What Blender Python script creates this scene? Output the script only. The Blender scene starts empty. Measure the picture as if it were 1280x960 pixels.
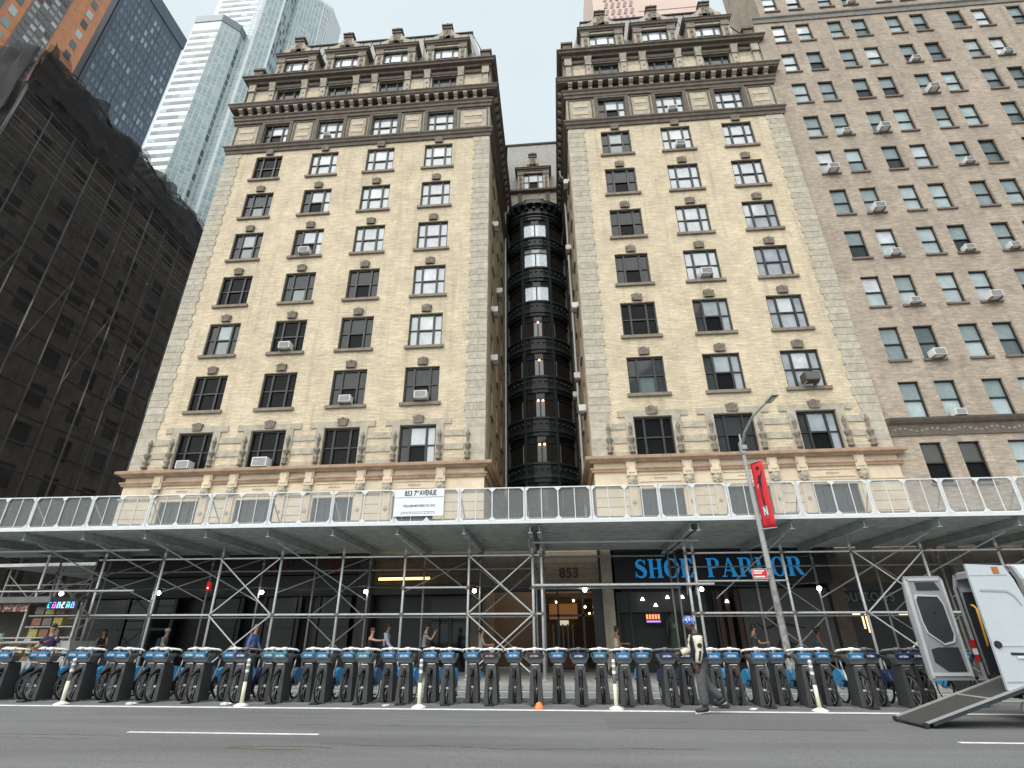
import bpy, bmesh, math, random
from mathutils import Vector, Matrix
random.seed(7)
SC = bpy.context.scene
COL = SC.collection
R = math.radians

# ------------------------------------------------------------------ camera
cam_d = bpy.data.cameras.new('camera'); cam = bpy.data.objects.new('camera', cam_d); COL.objects.link(cam)
SC.camera = cam
cam_d.sensor_fit = 'HORIZONTAL'; cam_d.sensor_width = 36.0
cam_d.lens = 665.64 / 1280.0 * 36.0
cam_d.clip_start = 0.1; cam_d.clip_end = 3000
pit, yaw, rol = R(25.627), R(-4.4134), R(-0.488)
F = Vector((math.sin(yaw)*math.cos(pit), math.cos(yaw)*math.cos(pit), math.sin(pit)))
RT = Vector((math.cos(yaw), -math.sin(yaw), 0)); UP = RT.cross(F)
R2 = math.cos(rol)*RT + math.sin(rol)*UP; U2 = -math.sin(rol)*RT + math.cos(rol)*UP
M = Matrix.Identity(4)
for i in range(3):
    M[i][0] = R2[i]; M[i][1] = U2[i]; M[i][2] = -F[i]
M[2][3] = 1.4
cam.matrix_world = M

# ------------------------------------------------------------------ world: bright overcast
W = bpy.data.worlds.new('World'); SC.world = W; W.use_nodes = True
wn = W.node_tree.nodes; wl = W.node_tree.links
for n in list(wn): wn.remove(n)
SUN_EL, SUN_AZ = R(52), R(205)          # azimuth measured from +Y, clockwise: behind and a little left of the camera
sky = wn.new('ShaderNodeTexSky'); sky.sky_type = 'NISHITA'; sky.sun_disc = False
sky.sun_elevation = SUN_EL; sky.sun_rotation = SUN_AZ; sky.dust_density = 3.0; sky.air_density = 1.2
sc = wn.new('ShaderNodeVectorMath'); sc.operation = 'SCALE'; sc.inputs['Scale'].default_value = 0.10
wl.new(sky.outputs[0], sc.inputs[0])
tc = wn.new('ShaderNodeTexCoord'); mp = wn.new('ShaderNodeMapping'); mp.inputs['Scale'].default_value = (1, 1, 2.2)
nz = wn.new('ShaderNodeTexNoise'); nz.inputs['Scale'].default_value = 1.6; nz.inputs['Detail'].default_value = 5; nz.inputs['Roughness'].default_value = .5
wl.new(tc.outputs['Generated'], mp.inputs[0]); wl.new(mp.outputs[0], nz.inputs[0])
cr = wn.new('ShaderNodeValToRGB'); cr.color_ramp.elements[0].position = .3; cr.color_ramp.elements[1].position = .75
cr.color_ramp.elements[0].color = (0.375, 0.43, 0.45, 1); cr.color_ramp.elements[1].color = (0.44, 0.485, 0.495, 1)
wl.new(nz.outputs[0], cr.inputs[0])
mx = wn.new('ShaderNodeMix'); mx.data_type = 'RGBA'; mx.inputs[0].default_value = 0.93
wl.new(sc.outputs[0], mx.inputs[6]); wl.new(cr.outputs[0], mx.inputs[7])
bg = wn.new('ShaderNodeBackground'); bg.inputs[1].default_value = 1.0
wo = wn.new('ShaderNodeOutputWorld'); wl.new(mx.outputs[2], bg.inputs[0]); wl.new(bg.outputs[0], wo.inputs[0])

sun_d = bpy.data.lights.new('sun', 'SUN'); sun_d.energy = 2.3; sun_d.angle = R(75); sun_d.color = (1, .97, .92)
sun = bpy.data.objects.new('sun', sun_d); COL.objects.link(sun)
sd = Vector((math.sin(SUN_AZ)*math.cos(SUN_EL), math.cos(SUN_AZ)*math.cos(SUN_EL), math.sin(SUN_EL)))
sun.rotation_euler = sd.to_track_quat('Z', 'Y').to_euler(); sun.location = sd*50

SC.view_settings.view_transform = 'Standard'; SC.view_settings.look = 'None'
SC.view_settings.exposure = 1.0; SC.view_settings.gamma = 1.0; SC.view_settings.use_curve_mapping = False

# ------------------------------------------------------------------ helpers
def G(x): return -0.0072*(x+2.4)         # the avenue falls gently to the right
def lin(r, g, b):
    f = lambda c: (c/255/12.92) if c/255 <= .04045 else ((c/255+.055)/1.055)**2.4
    return (f(r), f(g), f(b))

MATS = {}
def mat(name, c, rough=.7, metal=0., var=.12, scale=3., bump=0., bscale=40., emit=None, es=1., alpha=None, spec=.5, ior=None, coat=0, stretch=None):
    if name in MATS: return MATS[name]
    m = bpy.data.materials.new(name); m.use_nodes = True
    nt = m.node_tree; b = nt.nodes['Principled BSDF']
    b.inputs['Roughness'].default_value = rough; b.inputs['Metallic'].default_value = metal
    b.inputs['Specular IOR Level'].default_value = spec
    if ior: b.inputs['IOR'].default_value = ior
    if coat: b.inputs['Coat Weight'].default_value = coat
    c = tuple(c)+(1,)
    b.inputs['Base Color'].default_value = c
    if var or bump:
        g = nt.nodes.new('ShaderNodeNewGeometry'); mpn = nt.nodes.new('ShaderNodeMapping')
        if stretch: mpn.inputs['Scale'].default_value = stretch
        nt.links.new(g.outputs['Position'], mpn.inputs[0])
    if var:
        n = nt.nodes.new('ShaderNodeTexNoise'); n.inputs['Scale'].default_value = scale; n.inputs['Detail'].default_value = 6; n.inputs['Roughness'].default_value = .65
        nt.links.new(mpn.outputs[0], n.inputs[0])
        r = nt.nodes.new('ShaderNodeValToRGB'); r.color_ramp.elements[0].position = .3; r.color_ramp.elements[1].position = .7
        r.color_ramp.elements[0].color = tuple(v*(1-var) for v in c[:3])+(1,); r.color_ramp.elements[1].color = tuple(min(1, v*(1+var)) for v in c[:3])+(1,)
        nt.links.new(n.outputs[0], r.inputs[0]); nt.links.new(r.outputs[0], b.inputs['Base Color'])
    if bump:
        n2 = nt.nodes.new('ShaderNodeTexNoise'); n2.inputs['Scale'].default_value = bscale; n2.inputs['Detail'].default_value = 4
        nt.links.new(mpn.outputs[0], n2.inputs[0])
        bp = nt.nodes.new('ShaderNodeBump'); bp.inputs['Strength'].default_value = bump; bp.inputs['Distance'].default_value = .02
        nt.links.new(n2.outputs[0], bp.inputs['Height']); nt.links.new(bp.outputs[0], b.inputs['Normal'])
    if emit:
        b.inputs['Emission Color'].default_value = tuple(emit)+(1,); b.inputs['Emission Strength'].default_value = es
    if alpha is not None: b.inputs['Alpha'].default_value = alpha
    MATS[name] = m
    return m

def brick_mat(name, c1, c2, mortar, bw=.21, bh=.07, ms=.008, patch=.2, stain=None):
    m = bpy.data.materials.new(name); m.use_nodes = True; nt = m.node_tree; N = nt.nodes; L = nt.links
    b = N['Principled BSDF']; b.inputs['Roughness'].default_value = .85
    g = N.new('ShaderNodeNewGeometry'); s = N.new('ShaderNodeSeparateXYZ'); L.new(g.outputs['Position'], s.inputs[0])
    sn = N.new('ShaderNodeSeparateXYZ'); L.new(g.outputs['True Normal'], sn.inputs[0])
    def math_(op, a, b_=None):
        n = N.new('ShaderNodeMath'); n.operation = op
        if hasattr(a, 'links'): L.new(a, n.inputs[0])
        else: n.inputs[0].default_value = a
        if b_ is not None:
            if hasattr(b_, 'links'): L.new(b_, n.inputs[1])
            else: n.inputs[1].default_value = b_
        return n.outputs[0]
    ax = math_('ABSOLUTE', sn.outputs[0]); ay = math_('ABSOLUTE', sn.outputs[1])
    u = math_('ADD', math_('MULTIPLY', s.outputs[0], ay), math_('MULTIPLY', s.outputs[1], ax))
    cb = N.new('ShaderNodeCombineXYZ'); L.new(u, cb.inputs[0]); L.new(s.outputs[2], cb.inputs[1])
    br = N.new('ShaderNodeTexBrick'); L.new(cb.outputs[0], br.inputs['Vector'])
    br.inputs['Scale'].default_value = 1; br.inputs['Brick Width'].default_value = bw; br.inputs['Row Height'].default_value = bh
    br.inputs['Mortar Size'].default_value = ms; br.inputs['Mortar Smooth'].default_value = .1; br.inputs['Bias'].default_value = 0
    br.inputs['Color1'].default_value = tuple(c1)+(1,); br.inputs['Color2'].default_value = tuple(c2)+(1,); br.inputs['Mortar'].default_value = tuple(mortar)+(1,)
    n = N.new('ShaderNodeTexNoise'); n.inputs['Scale'].default_value = .9; n.inputs['Detail'].default_value = 8; n.inputs['Roughness'].default_value = .7
    mpn = N.new('ShaderNodeMapping'); mpn.inputs['Scale'].default_value = (1, 1, .7); L.new(g.outputs['Position'], mpn.inputs[0]); L.new(mpn.outputs[0], n.inputs[0])
    r = N.new('ShaderNodeMapRange'); r.inputs['From Min'].default_value = .3; r.inputs['From Max'].default_value = .7
    r.inputs['To Min'].default_value = 1-patch; r.inputs['To Max'].default_value = 1+patch; L.new(n.outputs[0], r.inputs[0])
    # courses of slightly different tone, as real lots of brick are
    n3 = N.new('ShaderNodeTexNoise'); n3.inputs['Scale'].default_value = 1; n3.inputs['Detail'].default_value = 3
    mp3 = N.new('ShaderNodeMapping'); mp3.inputs['Scale'].default_value = (1.2, 1.2, 14); L.new(g.outputs['Position'], mp3.inputs[0]); L.new(mp3.outputs[0], n3.inputs[0])
    r3 = N.new('ShaderNodeMapRange'); r3.inputs['From Min'].default_value = .3; r3.inputs['From Max'].default_value = .7
    r3.inputs['To Min'].default_value = .84; r3.inputs['To Max'].default_value = 1.14; L.new(n3.outputs[0], r3.inputs[0])
    n4 = N.new('ShaderNodeTexNoise'); n4.inputs['Scale'].default_value = 1; n4.inputs['Detail'].default_value = 6; n4.inputs['Roughness'].default_value = .6
    mp4 = N.new('ShaderNodeMapping'); mp4.inputs['Scale'].default_value = (2.6, 2.6, .16); L.new(g.outputs['Position'], mp4.inputs[0]); L.new(mp4.outputs[0], n4.inputs[0])
    r4 = N.new('ShaderNodeMapRange'); r4.inputs['From Min'].default_value = .28; r4.inputs['From Max'].default_value = .48
    r4.inputs['To Min'].default_value = .80; r4.inputs['To Max'].default_value = 1.0; L.new(n4.outputs[0], r4.inputs[0])   # rain streaks
    pr = math_('MULTIPLY', math_('MULTIPLY', r.outputs[0], r3.outputs[0]), r4.outputs[0])
    vm = N.new('ShaderNodeVectorMath'); vm.operation = 'SCALE'; L.new(br.outputs['Color'], vm.inputs[0]); L.new(pr, vm.inputs['Scale'])
    L.new(vm.outputs[0], b.inputs['Base Color'])
    bp = N.new('ShaderNodeBump'); bp.inputs['Strength'].default_value = .6; bp.inputs['Distance'].default_value = .01; bp.invert = True
    L.new(br.outputs['Fac'], bp.inputs['Height']); L.new(bp.outputs[0], b.inputs['Normal'])
    MATS[name] = m
    return m

class MB:
    def __init__(s): s.v = []; s.f = []
    def quad(s, a, b, c, d):
        n = len(s.v); s.v += [tuple(a), tuple(b), tuple(c), tuple(d)]; s.f.append((n, n+1, n+2, n+3)); return s
    def box(s, x0, x1, y0, y1, z0, z1):
        n = len(s.v)
        s.v += [(x0,y0,z0),(x1,y0,z0),(x1,y1,z0),(x0,y1,z0),(x0,y0,z1),(x1,y0,z1),(x1,y1,z1),(x0,y1,z1)]
        s.f += [tuple(n+i for i in q) for q in ((0,3,2,1),(4,5,6,7),(0,1,5,4),(1,2,6,5),(2,3,7,6),(3,0,4,7))]
        return s
    def hexa(s, b, t):      # b: 4 bottom points ccw from above, t: 4 top points
        n = len(s.v); s.v += [tuple(p) for p in b]+[tuple(p) for p in t]
        s.f += [tuple(n+i for i in q) for q in ((0,3,2,1),(4,5,6,7),(0,1,5,4),(1,2,6,5),(2,3,7,6),(3,0,4,7))]
        return s
    def prism(s, pts, d0, d1, plane='xz'):   # 2D outline extruded
        n = len(s.v); k = len(pts)
        for d in (d0, d1):
            for (a, b) in pts:
                s.v.append((a, d, b) if plane == 'xz' else (d, a, b) if plane == 'yz' else (a, b, d))
        s.f.append(tuple(range(n, n+k))); s.f.append(tuple(range(n+2*k-1, n+k-1, -1)))
        for i in range(k):
            j = (i+1) % k; s.f.append((n+i, n+k+i, n+k+j, n+j))
        return s
    def tube(s, pts, r, seg=6, cap=True, closed=False):
        pts = [Vector(p) for p in pts]; m = len(pts); n0 = len(s.v)
        rr = r if isinstance(r, (list, tuple)) else [r]*m
        for i, p in enumerate(pts):
            a = pts[(i-1) % m] if (closed or i > 0) else p; b = pts[(i+1) % m] if (closed or i < m-1) else p
            t = (b-a).normalized()
            h = Vector((0, 0, 1)) if abs(t.z) < .9 else Vector((1, 0, 0))
            u = t.cross(h).normalized(); w = u.cross(t)
            for k in range(seg):
                an = 2*math.pi*k/seg + math.pi/seg
                s.v.append(tuple(p + (u*math.cos(an)+w*math.sin(an))*rr[i]))
        last = m if closed else m-1
        for i in range(last):
            for k in range(seg):
                i2 = (i+1) % m
                s.f.append((n0+i*seg+k, n0+i*seg+(k+1) % seg, n0+i2*seg+(k+1) % seg, n0+i2*seg+k))
        if cap and not closed:
            s.f.append(tuple(n0+k for k in range(seg))[::-1]); s.f.append(tuple(n0+(m-1)*seg+k for k in range(seg)))
        return s
    def lathe(s, prof, c=(0, 0, 0), seg=10, axis='z'):
        n0 = len(s.v)
        for (r, h) in prof:
            for k in range(seg):
                a = 2*math.pi*k/seg; x, y = r*math.cos(a), r*math.sin(a)
                p = (x, y, h) if axis == 'z' else (h, x, y) if axis == 'x' else (y, h, x)
                s.v.append((c[0]+p[0], c[1]+p[1], c[2]+p[2]))
        for i in range(len(prof)-1):
            for k in range(seg):
                s.f.append((n0+i*seg+k, n0+i*seg+(k+1) % seg, n0+(i+1)*seg+(k+1) % seg, n0+(i+1)*seg+k))
        if prof[0][0] > 1e-6: s.f.append(tuple(n0+k for k in range(seg))[::-1])
        if prof[-1][0] > 1e-6: s.f.append(tuple(n0+(len(prof)-1)*seg+k for k in range(seg)))
        return s
    def ball(s, c, r, seg=8, sq=(1, 1, 1)):
        n0 = len(s.v); rings = seg//2
        for i in range(rings+1):
            th = math.pi*i/rings
            for k in range(seg):
                a = 2*math.pi*k/seg
                s.v.append((c[0]+r*sq[0]*math.sin(th)*math.cos(a), c[1]+r*sq[1]*math.sin(th)*math.sin(a), c[2]+r*sq[2]*math.cos(th)))
        for i in range(rings):
            for k in range(seg):
                s.f.append((n0+i*seg+k, n0+(i+1)*seg+k, n0+(i+1)*seg+(k+1) % seg, n0+i*seg+(k+1) % seg))
        return s
    def sweep(s, path, prof, caps=True):     # path in XY, profile (out, z); outward is to the right of the path
        n0 = len(s.v); P = [Vector((p[0], p[1])) for p in path]; m = len(P); k = len(prof)
        for i, p in enumerate(P):
            ds = []
            if i > 0: ds.append((P[i]-P[i-1]).normalized())
            if i < m-1: ds.append((P[i+1]-P[i]).normalized())
            nn = [Vector((d.y, -d.x)) for d in ds]
            if len(nn) == 2:
                h = (nn[0]+nn[1]).normalized(); o = h/max(.2, h.dot(nn[0]))
            else: o = nn[0]
            for (out, z) in prof: s.v.append((p.x+o.x*out, p.y+o.y*out, z))
        for i in range(m-1):
            for j in range(k):
                j2 = (j+1) % k
                s.f.append((n0+i*k+j, n0+i*k+j2, n0+(i+1)*k+j2, n0+(i+1)*k+j))
        if caps:
            s.f.append(tuple(n0+j for j in range(k))[::-1]); s.f.append(tuple(n0+(m-1)*k+j for j in range(k)))
        return s
    def wall(s, O, U, N, L_, z0, z1, holes, depth=.25):   # wall sheet with punched openings and reveals
        O = Vector(O); U = Vector(U); N = Vector(N)
        us = sorted(set([0, L_]+[h[0] for h in holes]+[h[1] for h in holes])); zs = sorted(set([z0, z1]+[h[2] for h in holes]+[h[3] for h in holes]))
        us = [u for u in us if 0 <= u <= L_]; zs = [z for z in zs if z0 <= z <= z1]
        P = lambda u, z, d=0: tuple(O+U*u-N*d+Vector((0, 0, z)))
        for i in range(len(us)-1):
            for j in range(len(zs)-1):
                cu = (us[i]+us[i+1])/2; cz = (zs[j]+zs[j+1])/2
                if any(h[0] < cu < h[1] and h[2] < cz < h[3] for h in holes): continue
                s.quad(P(us[i], zs[j]), P(us[i+1], zs[j]), P(us[i+1], zs[j+1]), P(us[i], zs[j+1]))
        for h in holes:
            a, b, c, d = h[:4]
            s.quad(P(a, c), P(a, c, depth), P(a, d, depth), P(a, d)); s.quad(P(b, c, depth), P(b, c), P(b, d), P(b, d, depth))
            s.quad(P(a, d), P(a, d, depth), P(b, d, depth), P(b, d)); s.quad(P(a, c, depth), P(a, c), P(b, c), P(b, c, depth))
        return s
    def mesh(s, name, smooth=False):
        me = bpy.data.meshes.new(name); me.from_pydata(s.v, [], s.f); me.update()
        bm = bmesh.new(); bm.from_mesh(me); bmesh.ops.recalc_face_normals(bm, faces=bm.faces[:]); bm.to_mesh(me); bm.free()
        if smooth:
            for p in me.polygons: p.use_smooth = True
        me.materials.append(None)
        return me
    def build(s, name, m, parent=None, smooth=False, loc=(0, 0, 0), rz=0):
        if parent is not None and s.v and getattr(s, 'world', False): pass
        return put(name, s.mesh(name, smooth), m, parent, loc, rz)
    def wbuild(s, name, m, parent, smooth=False):   # vertices given in world space
        w = wloc(parent); s.v = [(x-w.x, y-w.y, z-w.z) for (x, y, z) in s.v]
        return s.build(name, m, parent, smooth)

WL = {}
def wloc(o): return WL.get(o.name, Vector((0, 0, 0))) if o is not None else Vector((0, 0, 0))
def put(name, me, m, parent=None, loc=(0, 0, 0), rz=0, rot=None):
    o = bpy.data.objects.new(name, me); COL.objects.link(o); o.parent = parent
    o.location = loc; o.rotation_euler = rot if rot else (0, 0, rz)
    if me is not None and m is not None:
        o.material_slots[0].link = 'OBJECT'; o.material_slots[0].material = m
    WL[o.name] = wloc(parent)+Vector(loc)
    return o
def wput(name, me, m, parent, loc, rz=0, rot=None):
    return put(name, me, m, parent, tuple(Vector(loc)-wloc(parent)), rz, rot)
def thing(name, label, cat, loc=(0, 0, 0), rz=0, group=None):
    o = put(name, None, None, None, loc, rz); tag(o, label, cat, group); return o
def tag(o, label, cat, group=None):
    o['label'] = label; o['category'] = cat
    if group: o['group'] = group
    return o
def struct(o): o['kind'] = 'structure'; return o
def copy_tree(o, parent=None):
    c = o.copy(); COL.objects.link(c); c.parent = parent
    for ch in [x for x in KIDS.get(o.name, [])]: copy_tree(ch, c)
    return c
KIDS = {}
def index_kids():
    KIDS.clear()
    for o in bpy.data.objects:
        if o.parent: KIDS.setdefault(o.parent.name, []).append(o)
def subtree_kids(o):
    out = {}
    for x in bpy.data.objects:
        if x.parent: out.setdefault(x.parent.name, []).append(x)
    KIDS.update(out)
def arc(cx, cy, r, a0, a1, n): return [(cx+r*math.cos(R(a0+(a1-a0)*i/n)), cy+r*math.sin(R(a0+(a1-a0)*i/n))) for i in range(n+1)]
ORD = ['first', 'second', 'third', 'fourth', 'fifth', 'sixth', 'seventh', 'eighth', 'ninth', 'tenth', 'eleventh', 'twelfth', 'thirteenth', 'fourteenth', 'fifteenth', 'sixteenth', 'seventeenth', 'eighteenth', 'nineteenth', 'twentieth', 'twenty-first', 'twenty-second', 'twenty-third']

def text_mesh(txt, size, ext=.01, align='CENTER', bold=0.0, sx=1.0):
    c = bpy.data.curves.new('lettering', 'FONT'); c.body = txt; c.size = size; c.extrude = ext; c.align_x = align; c.align_y = 'CENTER'; c.offset = bold; c.resolution_u = 3
    o = bpy.data.objects.new('lettering', c); COL.objects.link(o)
    dg = bpy.context.evaluated_depsgraph_get()
    me = bpy.data.meshes.new_from_object(o.evaluated_get(dg)); bpy.data.objects.remove(o); bpy.data.curves.remove(c)
    me.transform(Matrix.Diagonal((sx, 1, 1, 1)))
    me.materials.clear(); me.materials.append(None)
    return me
FACE = (R(90), 0, 0)     # text standing up and read from the avenue

# ------------------------------------------------------------------ materials
ybrick = brick_mat('yellow_brick', (.68, .565, .39), (.56, .455, .30), (.43, .38, .305), bw=.24, bh=.085, ms=.014, patch=.17)
tbrick = brick_mat('tan_brick', (.43, .35, .275), (.30, .24, .185), (.31, .27, .225), bw=.26, bh=.09, ms=.012, patch=.2)
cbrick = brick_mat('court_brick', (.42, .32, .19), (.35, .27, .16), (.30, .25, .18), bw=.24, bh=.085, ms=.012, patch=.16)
stone = mat('taupe_stone', (.36, .325, .26), .85, var=.28, scale=2.2, bump=.3, bscale=25)
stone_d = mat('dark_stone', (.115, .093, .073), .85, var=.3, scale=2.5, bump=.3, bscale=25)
stone_l = mat('pale_limestone', (.60, .50, .37), .8, var=.16, scale=1.4, bump=.15, bscale=20)
stone_p = mat('pink_ledge_stone', (.36, .24, .165), .8, var=.3, scale=1.8, bump=.2, bscale=20)
stone_k = mat('sooty_stone', (.20, .17, .135), .9, var=.4, scale=5, bump=.3, bscale=30)
panel_y = mat('cream_panel_brick', (.50, .415, .29), .85, var=.15, scale=4)
slate = mat('slate_roof', (.24, .235, .22), .7, var=.2, scale=3)
lead = mat('cornice_soffit_metal', (.028, .024, .021), .8, var=.3, scale=3)
frame_k = mat('black_window_frame', (.012, .012, .012), .5, var=.1)
sill_m = mat('sill_stone', (.20, .165, .13), .85, var=.25, scale=4)
def glass(name, c, rough=.04, ior=2.0, wave=.04, spec=.5):
    return mat(name, c, rough, spec=spec, var=.25, scale=1.2, bump=wave, bscale=1.6, ior=ior)
g_dark = glass('dark_window_glass', (.010, .011, .012), ior=1.28, spec=.12)
g_mid = glass('grey_window_glass', (.035, .04, .043), ior=1.4, spec=.3)
g_brt = glass('painted_sky_glass', (.30, .335, .36), ior=1.7)  # bright base colour paints in the reflected sky
g_wht = glass('white_sky_blind_glass', (.50, .53, .55), ior=1.6)  # pale base: painted sky reflection on the wings, blinds on the neighbour
g_blue = glass('blue_grey_blind_glass', (.20, .25, .255), ior=1.6)
g_blue2 = glass('pale_teal_blind_glass', (.34, .41, .42), ior=1.6)
g_teal = glass('deep_teal_blind_glass', (.085, .115, .12), ior=1.6)  # darkest of the teal blind tones
g_brn = glass('brown_window_glass', (.055, .05, .042), ior=1.8)
ac_w = mat('white_painted_metal', (.68, .68, .66), .5, var=.08)
ac_g = mat('grille_grey', (.16, .16, .16), .6, var=.1)
galv = mat('galvanised_steel', (.50, .52, .52), .45, metal=.25, var=.15, scale=6)
galv_w = mat('white_painted_steel', (.58, .61, .62), .5, var=.08, scale=8)
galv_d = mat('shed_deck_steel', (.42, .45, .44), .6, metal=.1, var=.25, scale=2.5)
black = mat('black_paint', (.008, .008, .009), .4, var=.2)
blackg = mat('black_storefront_glass', (.006, .007, .008), .08, var=.2)
asphalt = mat('asphalt', (.122, .124, .127), .9, var=.6, scale=60, bump=.3, bscale=180)
def worn(m):      # broad tyre-polished tracks and blotches over the fine aggregate
    nt = m.node_tree; b = nt.nodes['Principled BSDF']; src = b.inputs['Base Color'].links[0].from_socket
    g = nt.nodes.new('ShaderNodeNewGeometry'); mp_ = nt.nodes.new('ShaderNodeMapping'); mp_.inputs['Scale'].default_value = (.12, 1.0, 1); nt.links.new(g.outputs['Position'], mp_.inputs[0])
    n = nt.nodes.new('ShaderNodeTexNoise'); n.inputs['Scale'].default_value = .9; n.inputs['Detail'].default_value = 7; n.inputs['Roughness'].default_value = .6; nt.links.new(mp_.outputs[0], n.inputs[0])
    r = nt.nodes.new('ShaderNodeMapRange'); r.inputs['From Min'].default_value = .3; r.inputs['From Max'].default_value = .7; r.inputs['To Min'].default_value = .78; r.inputs['To Max'].default_value = 1.22; nt.links.new(n.outputs[0], r.inputs[0])
    v = nt.nodes.new('ShaderNodeVectorMath'); v.operation = 'SCALE'; nt.links.new(src, v.inputs[0]); nt.links.new(r.outputs[0], v.inputs['Scale']); nt.links.new(v.outputs[0], b.inputs['Base Color'])
worn(asphalt)
conc = mat('sidewalk_concrete', (.25, .245, .23), .9, var=.2, scale=3, bump=.15, bscale=60)
white_p = mat('white_road_paint', (.62, .62, .58), .8, var=.25, scale=6)
# ================================================================== ground
def slab(name, x0, x1, y0, y1, dz, m, parent=None, thick=None):
    b = MB()
    xs = [x0, x1]
    if thick:
        b.hexa([(x0, y0, G(x0)+dz-thick), (x1, y0, G(x1)+dz-thick), (x1, y1, G(x1)+dz-thick), (x0, y1, G(x0)+dz-thick)],
               [(x0, y0, G(x0)+dz), (x1, y0, G(x1)+dz), (x1, y1, G(x1)+dz), (x0, y1, G(x0)+dz)])
    else: b.quad((x0, y0, G(x0)+dz), (x1, y0, G(x1)+dz), (x1, y1, G(x1)+dz), (x0, y1, G(x0)+dz))
    o = b.build(name, m, parent)
    if parent is None: struct(o)
    return o
gm = MB(); gm.quad((-900, -900, -12), (900, -900, -12), (900, 1500, -12), (-900, 1500, -12)); struct(gm.build('ground', asphalt))
road = slab('road', -300, 300, -40, 18.9, 0, asphalt)
slab('side_street', -39.2, -24.0, 18.9, 300, 0, asphalt)
darkpatch = mat('darker_asphalt', (.058, .059, .06), .9, var=.15, scale=50, bump=.2, bscale=160)
slab('parking_strip_asphalt', -300, 300, 13.75, 16.35, .004, mat('bike_parking_asphalt', (.125, .13, .133), .9, var=.2, scale=30))
slab('bike_lane', -300, 300, 16.5, 18.35, .004, mat('worn_green_lane', (.15, .17, .155), .9, var=.25, scale=8))
slab('edge_line', -300, 300, 13.53, 13.77, .008, white_p)
slab('lane_edge_stripe', -300, 300, 16.38, 16.50, .008, white_p)
slab('lane_edge_stripe', -300, 300, 18.1, 18.22, .008, white_p)
for a, b_ in ((-7.35, -4.02), (5.95, 9.3), (19.2, 22.5), (-20.6, -17.3)):
    slab('lane_dash', a, b_, 10.05, 10.17, .004, white_p)
for i, (xa, xb, ya, yb) in enumerate(((-13.5, -9.2, 7.2, 8.9), (.8, 5.2, 11.2, 12.5), (-3.0, .2, 6.2, 7.4))):
    slab('asphalt_patch', xa, xb, ya, yb, .0035, mat('patch_asphalt_%s' % 'abc'[i], [(.10, .10, .102), (.105, .106, .108), (.135, .136, .138)][i], .9, var=.25, scale=60, bump=.2, bscale=170))
rc_ = random.Random(17)
for k in range(7):      # hairline cracks wandering along the lanes
    b = MB(); x_, y_ = rc_.uniform(-13, 6), rc_.uniform(6.5, 13); P0_ = None
    for q in range(26):
        nx_, ny_ = x_+rc_.uniform(.12, .3), y_+rc_.uniform(-.09, .09); w_ = rc_.uniform(.003, .009)
        b.quad((x_, y_-w_, G(x_)+.0065), (nx_, ny_-w_, G(nx_)+.0065), (nx_, ny_+w_, G(nx_)+.0065), (x_, y_+w_, G(x_)+.0065)); x_, y_ = nx_, ny_
    struct(b.build('road_crack', mat('crack_dark', (.022, .022, .022), .95, var=.1)))
# faded spray marking left by a utility crew
sm = MB()
pts = [(-4.15+.75*math.cos(a)+.15*math.sin(2*a), 8.92+.13*math.sin(a)) for a in [i*.35 for i in range(17)]]
for i in range(len(pts)-1):
    (xa, ya), (xb, yb) = pts[i], pts[i+1]; d = Vector((xb-xa, yb-ya)).normalized(); n = Vector((-d.y, d.x))*.018
    sm.quad((xa-n.x, ya-n.y, G(xa)+.005), (xa+n.x, ya+n.y, G(xa)+.005), (xb+n.x, yb+n.y, G(xb)+.005), (xb-n.x, yb-n.y, G(xb)+.005))
sm.quad((-4.9, 8.75, G(-4.9)+.009), (-4.86, 8.75, G(-4.9)+.009), (-4.45, 9.0, G(-4.4)+.009), (-4.49, 9.0, G(-4.4)+.009))
struct(sm.build('spray_paint_mark', mat('faded_yellow_paint', (.14, .15, .075), .9, var=.4, scale=30)))
# pavement with flags and a steel-faced kerb
slab('sidewalk', -23.2, 300, 19.06, 45, .13, conc, thick=.3)
slab('sidewalk', -300, -40.2, 19.06, 45, .13, conc, thick=.3)
kerb_m = mat('granite_kerb', (.27, .265, .255), .85, var=.2, scale=8)
x = -23.2
kme = MB().box(0, 1.985, 18.9, 19.06, -.15, .135).mesh('kerb_stone')
walkr = thing('kerb', 'long row of grey kerb stones along the sidewalk under the scaffold shed', 'kerb', (-23.2, 18.9, 0))
while x < 24:
    wput('kerb_stone', kme, kerb_m, walkr, (x, 0, G(x+1)), rot=(0, .0072, 0)); x += 2.0
jn = MB()
for i in range(24):
    xx = -23+i*2.0; jn.box(xx, xx+.012, 19.06, 25.6, G(xx)+.129, G(xx)+.1335)
for yy in (20.6, 22.2, 23.8): jn.hexa([(-23.2, yy, G(-23.2)+.129), (24, yy, G(24)+.129), (24, yy+.012, G(24)+.129), (-23.2, yy+.012, G(-23.2)+.129)], [(-23.2, yy, G(-23.2)+.1335), (24, yy, G(24)+.1335), (24, yy+.012, G(24)+.1335), (-23.2, yy+.012, G(-23.2)+.1335)])
jn_o = struct(jn.build('sidewalk_joints', mat('joint_dark', (.10, .10, .095), .95, var=.1)))
# scattered litter and chewing gum spots
rr = random.Random(3)
gs = MB()
for i in range(70):
    gx, gy = rr.uniform(-14, 12), rr.uniform(4, 13.3); s_ = rr.uniform(.012, .03)
    gs.v += [(gx+s_*math.cos(a), gy+s_*math.sin(a), G(gx)+.004) for a in [k*math.pi/3 for k in range(6)]]; n = len(gs.v); gs.f.append(tuple(range(n-6, n)))
o = gs.build('gum_spots', mat('gum_grey', (.20, .20, .20), .9)); o['kind'] = 'stuff'; tag(o, 'pale gum spots and specks scattered over the roadway', 'gum spots')

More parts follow.
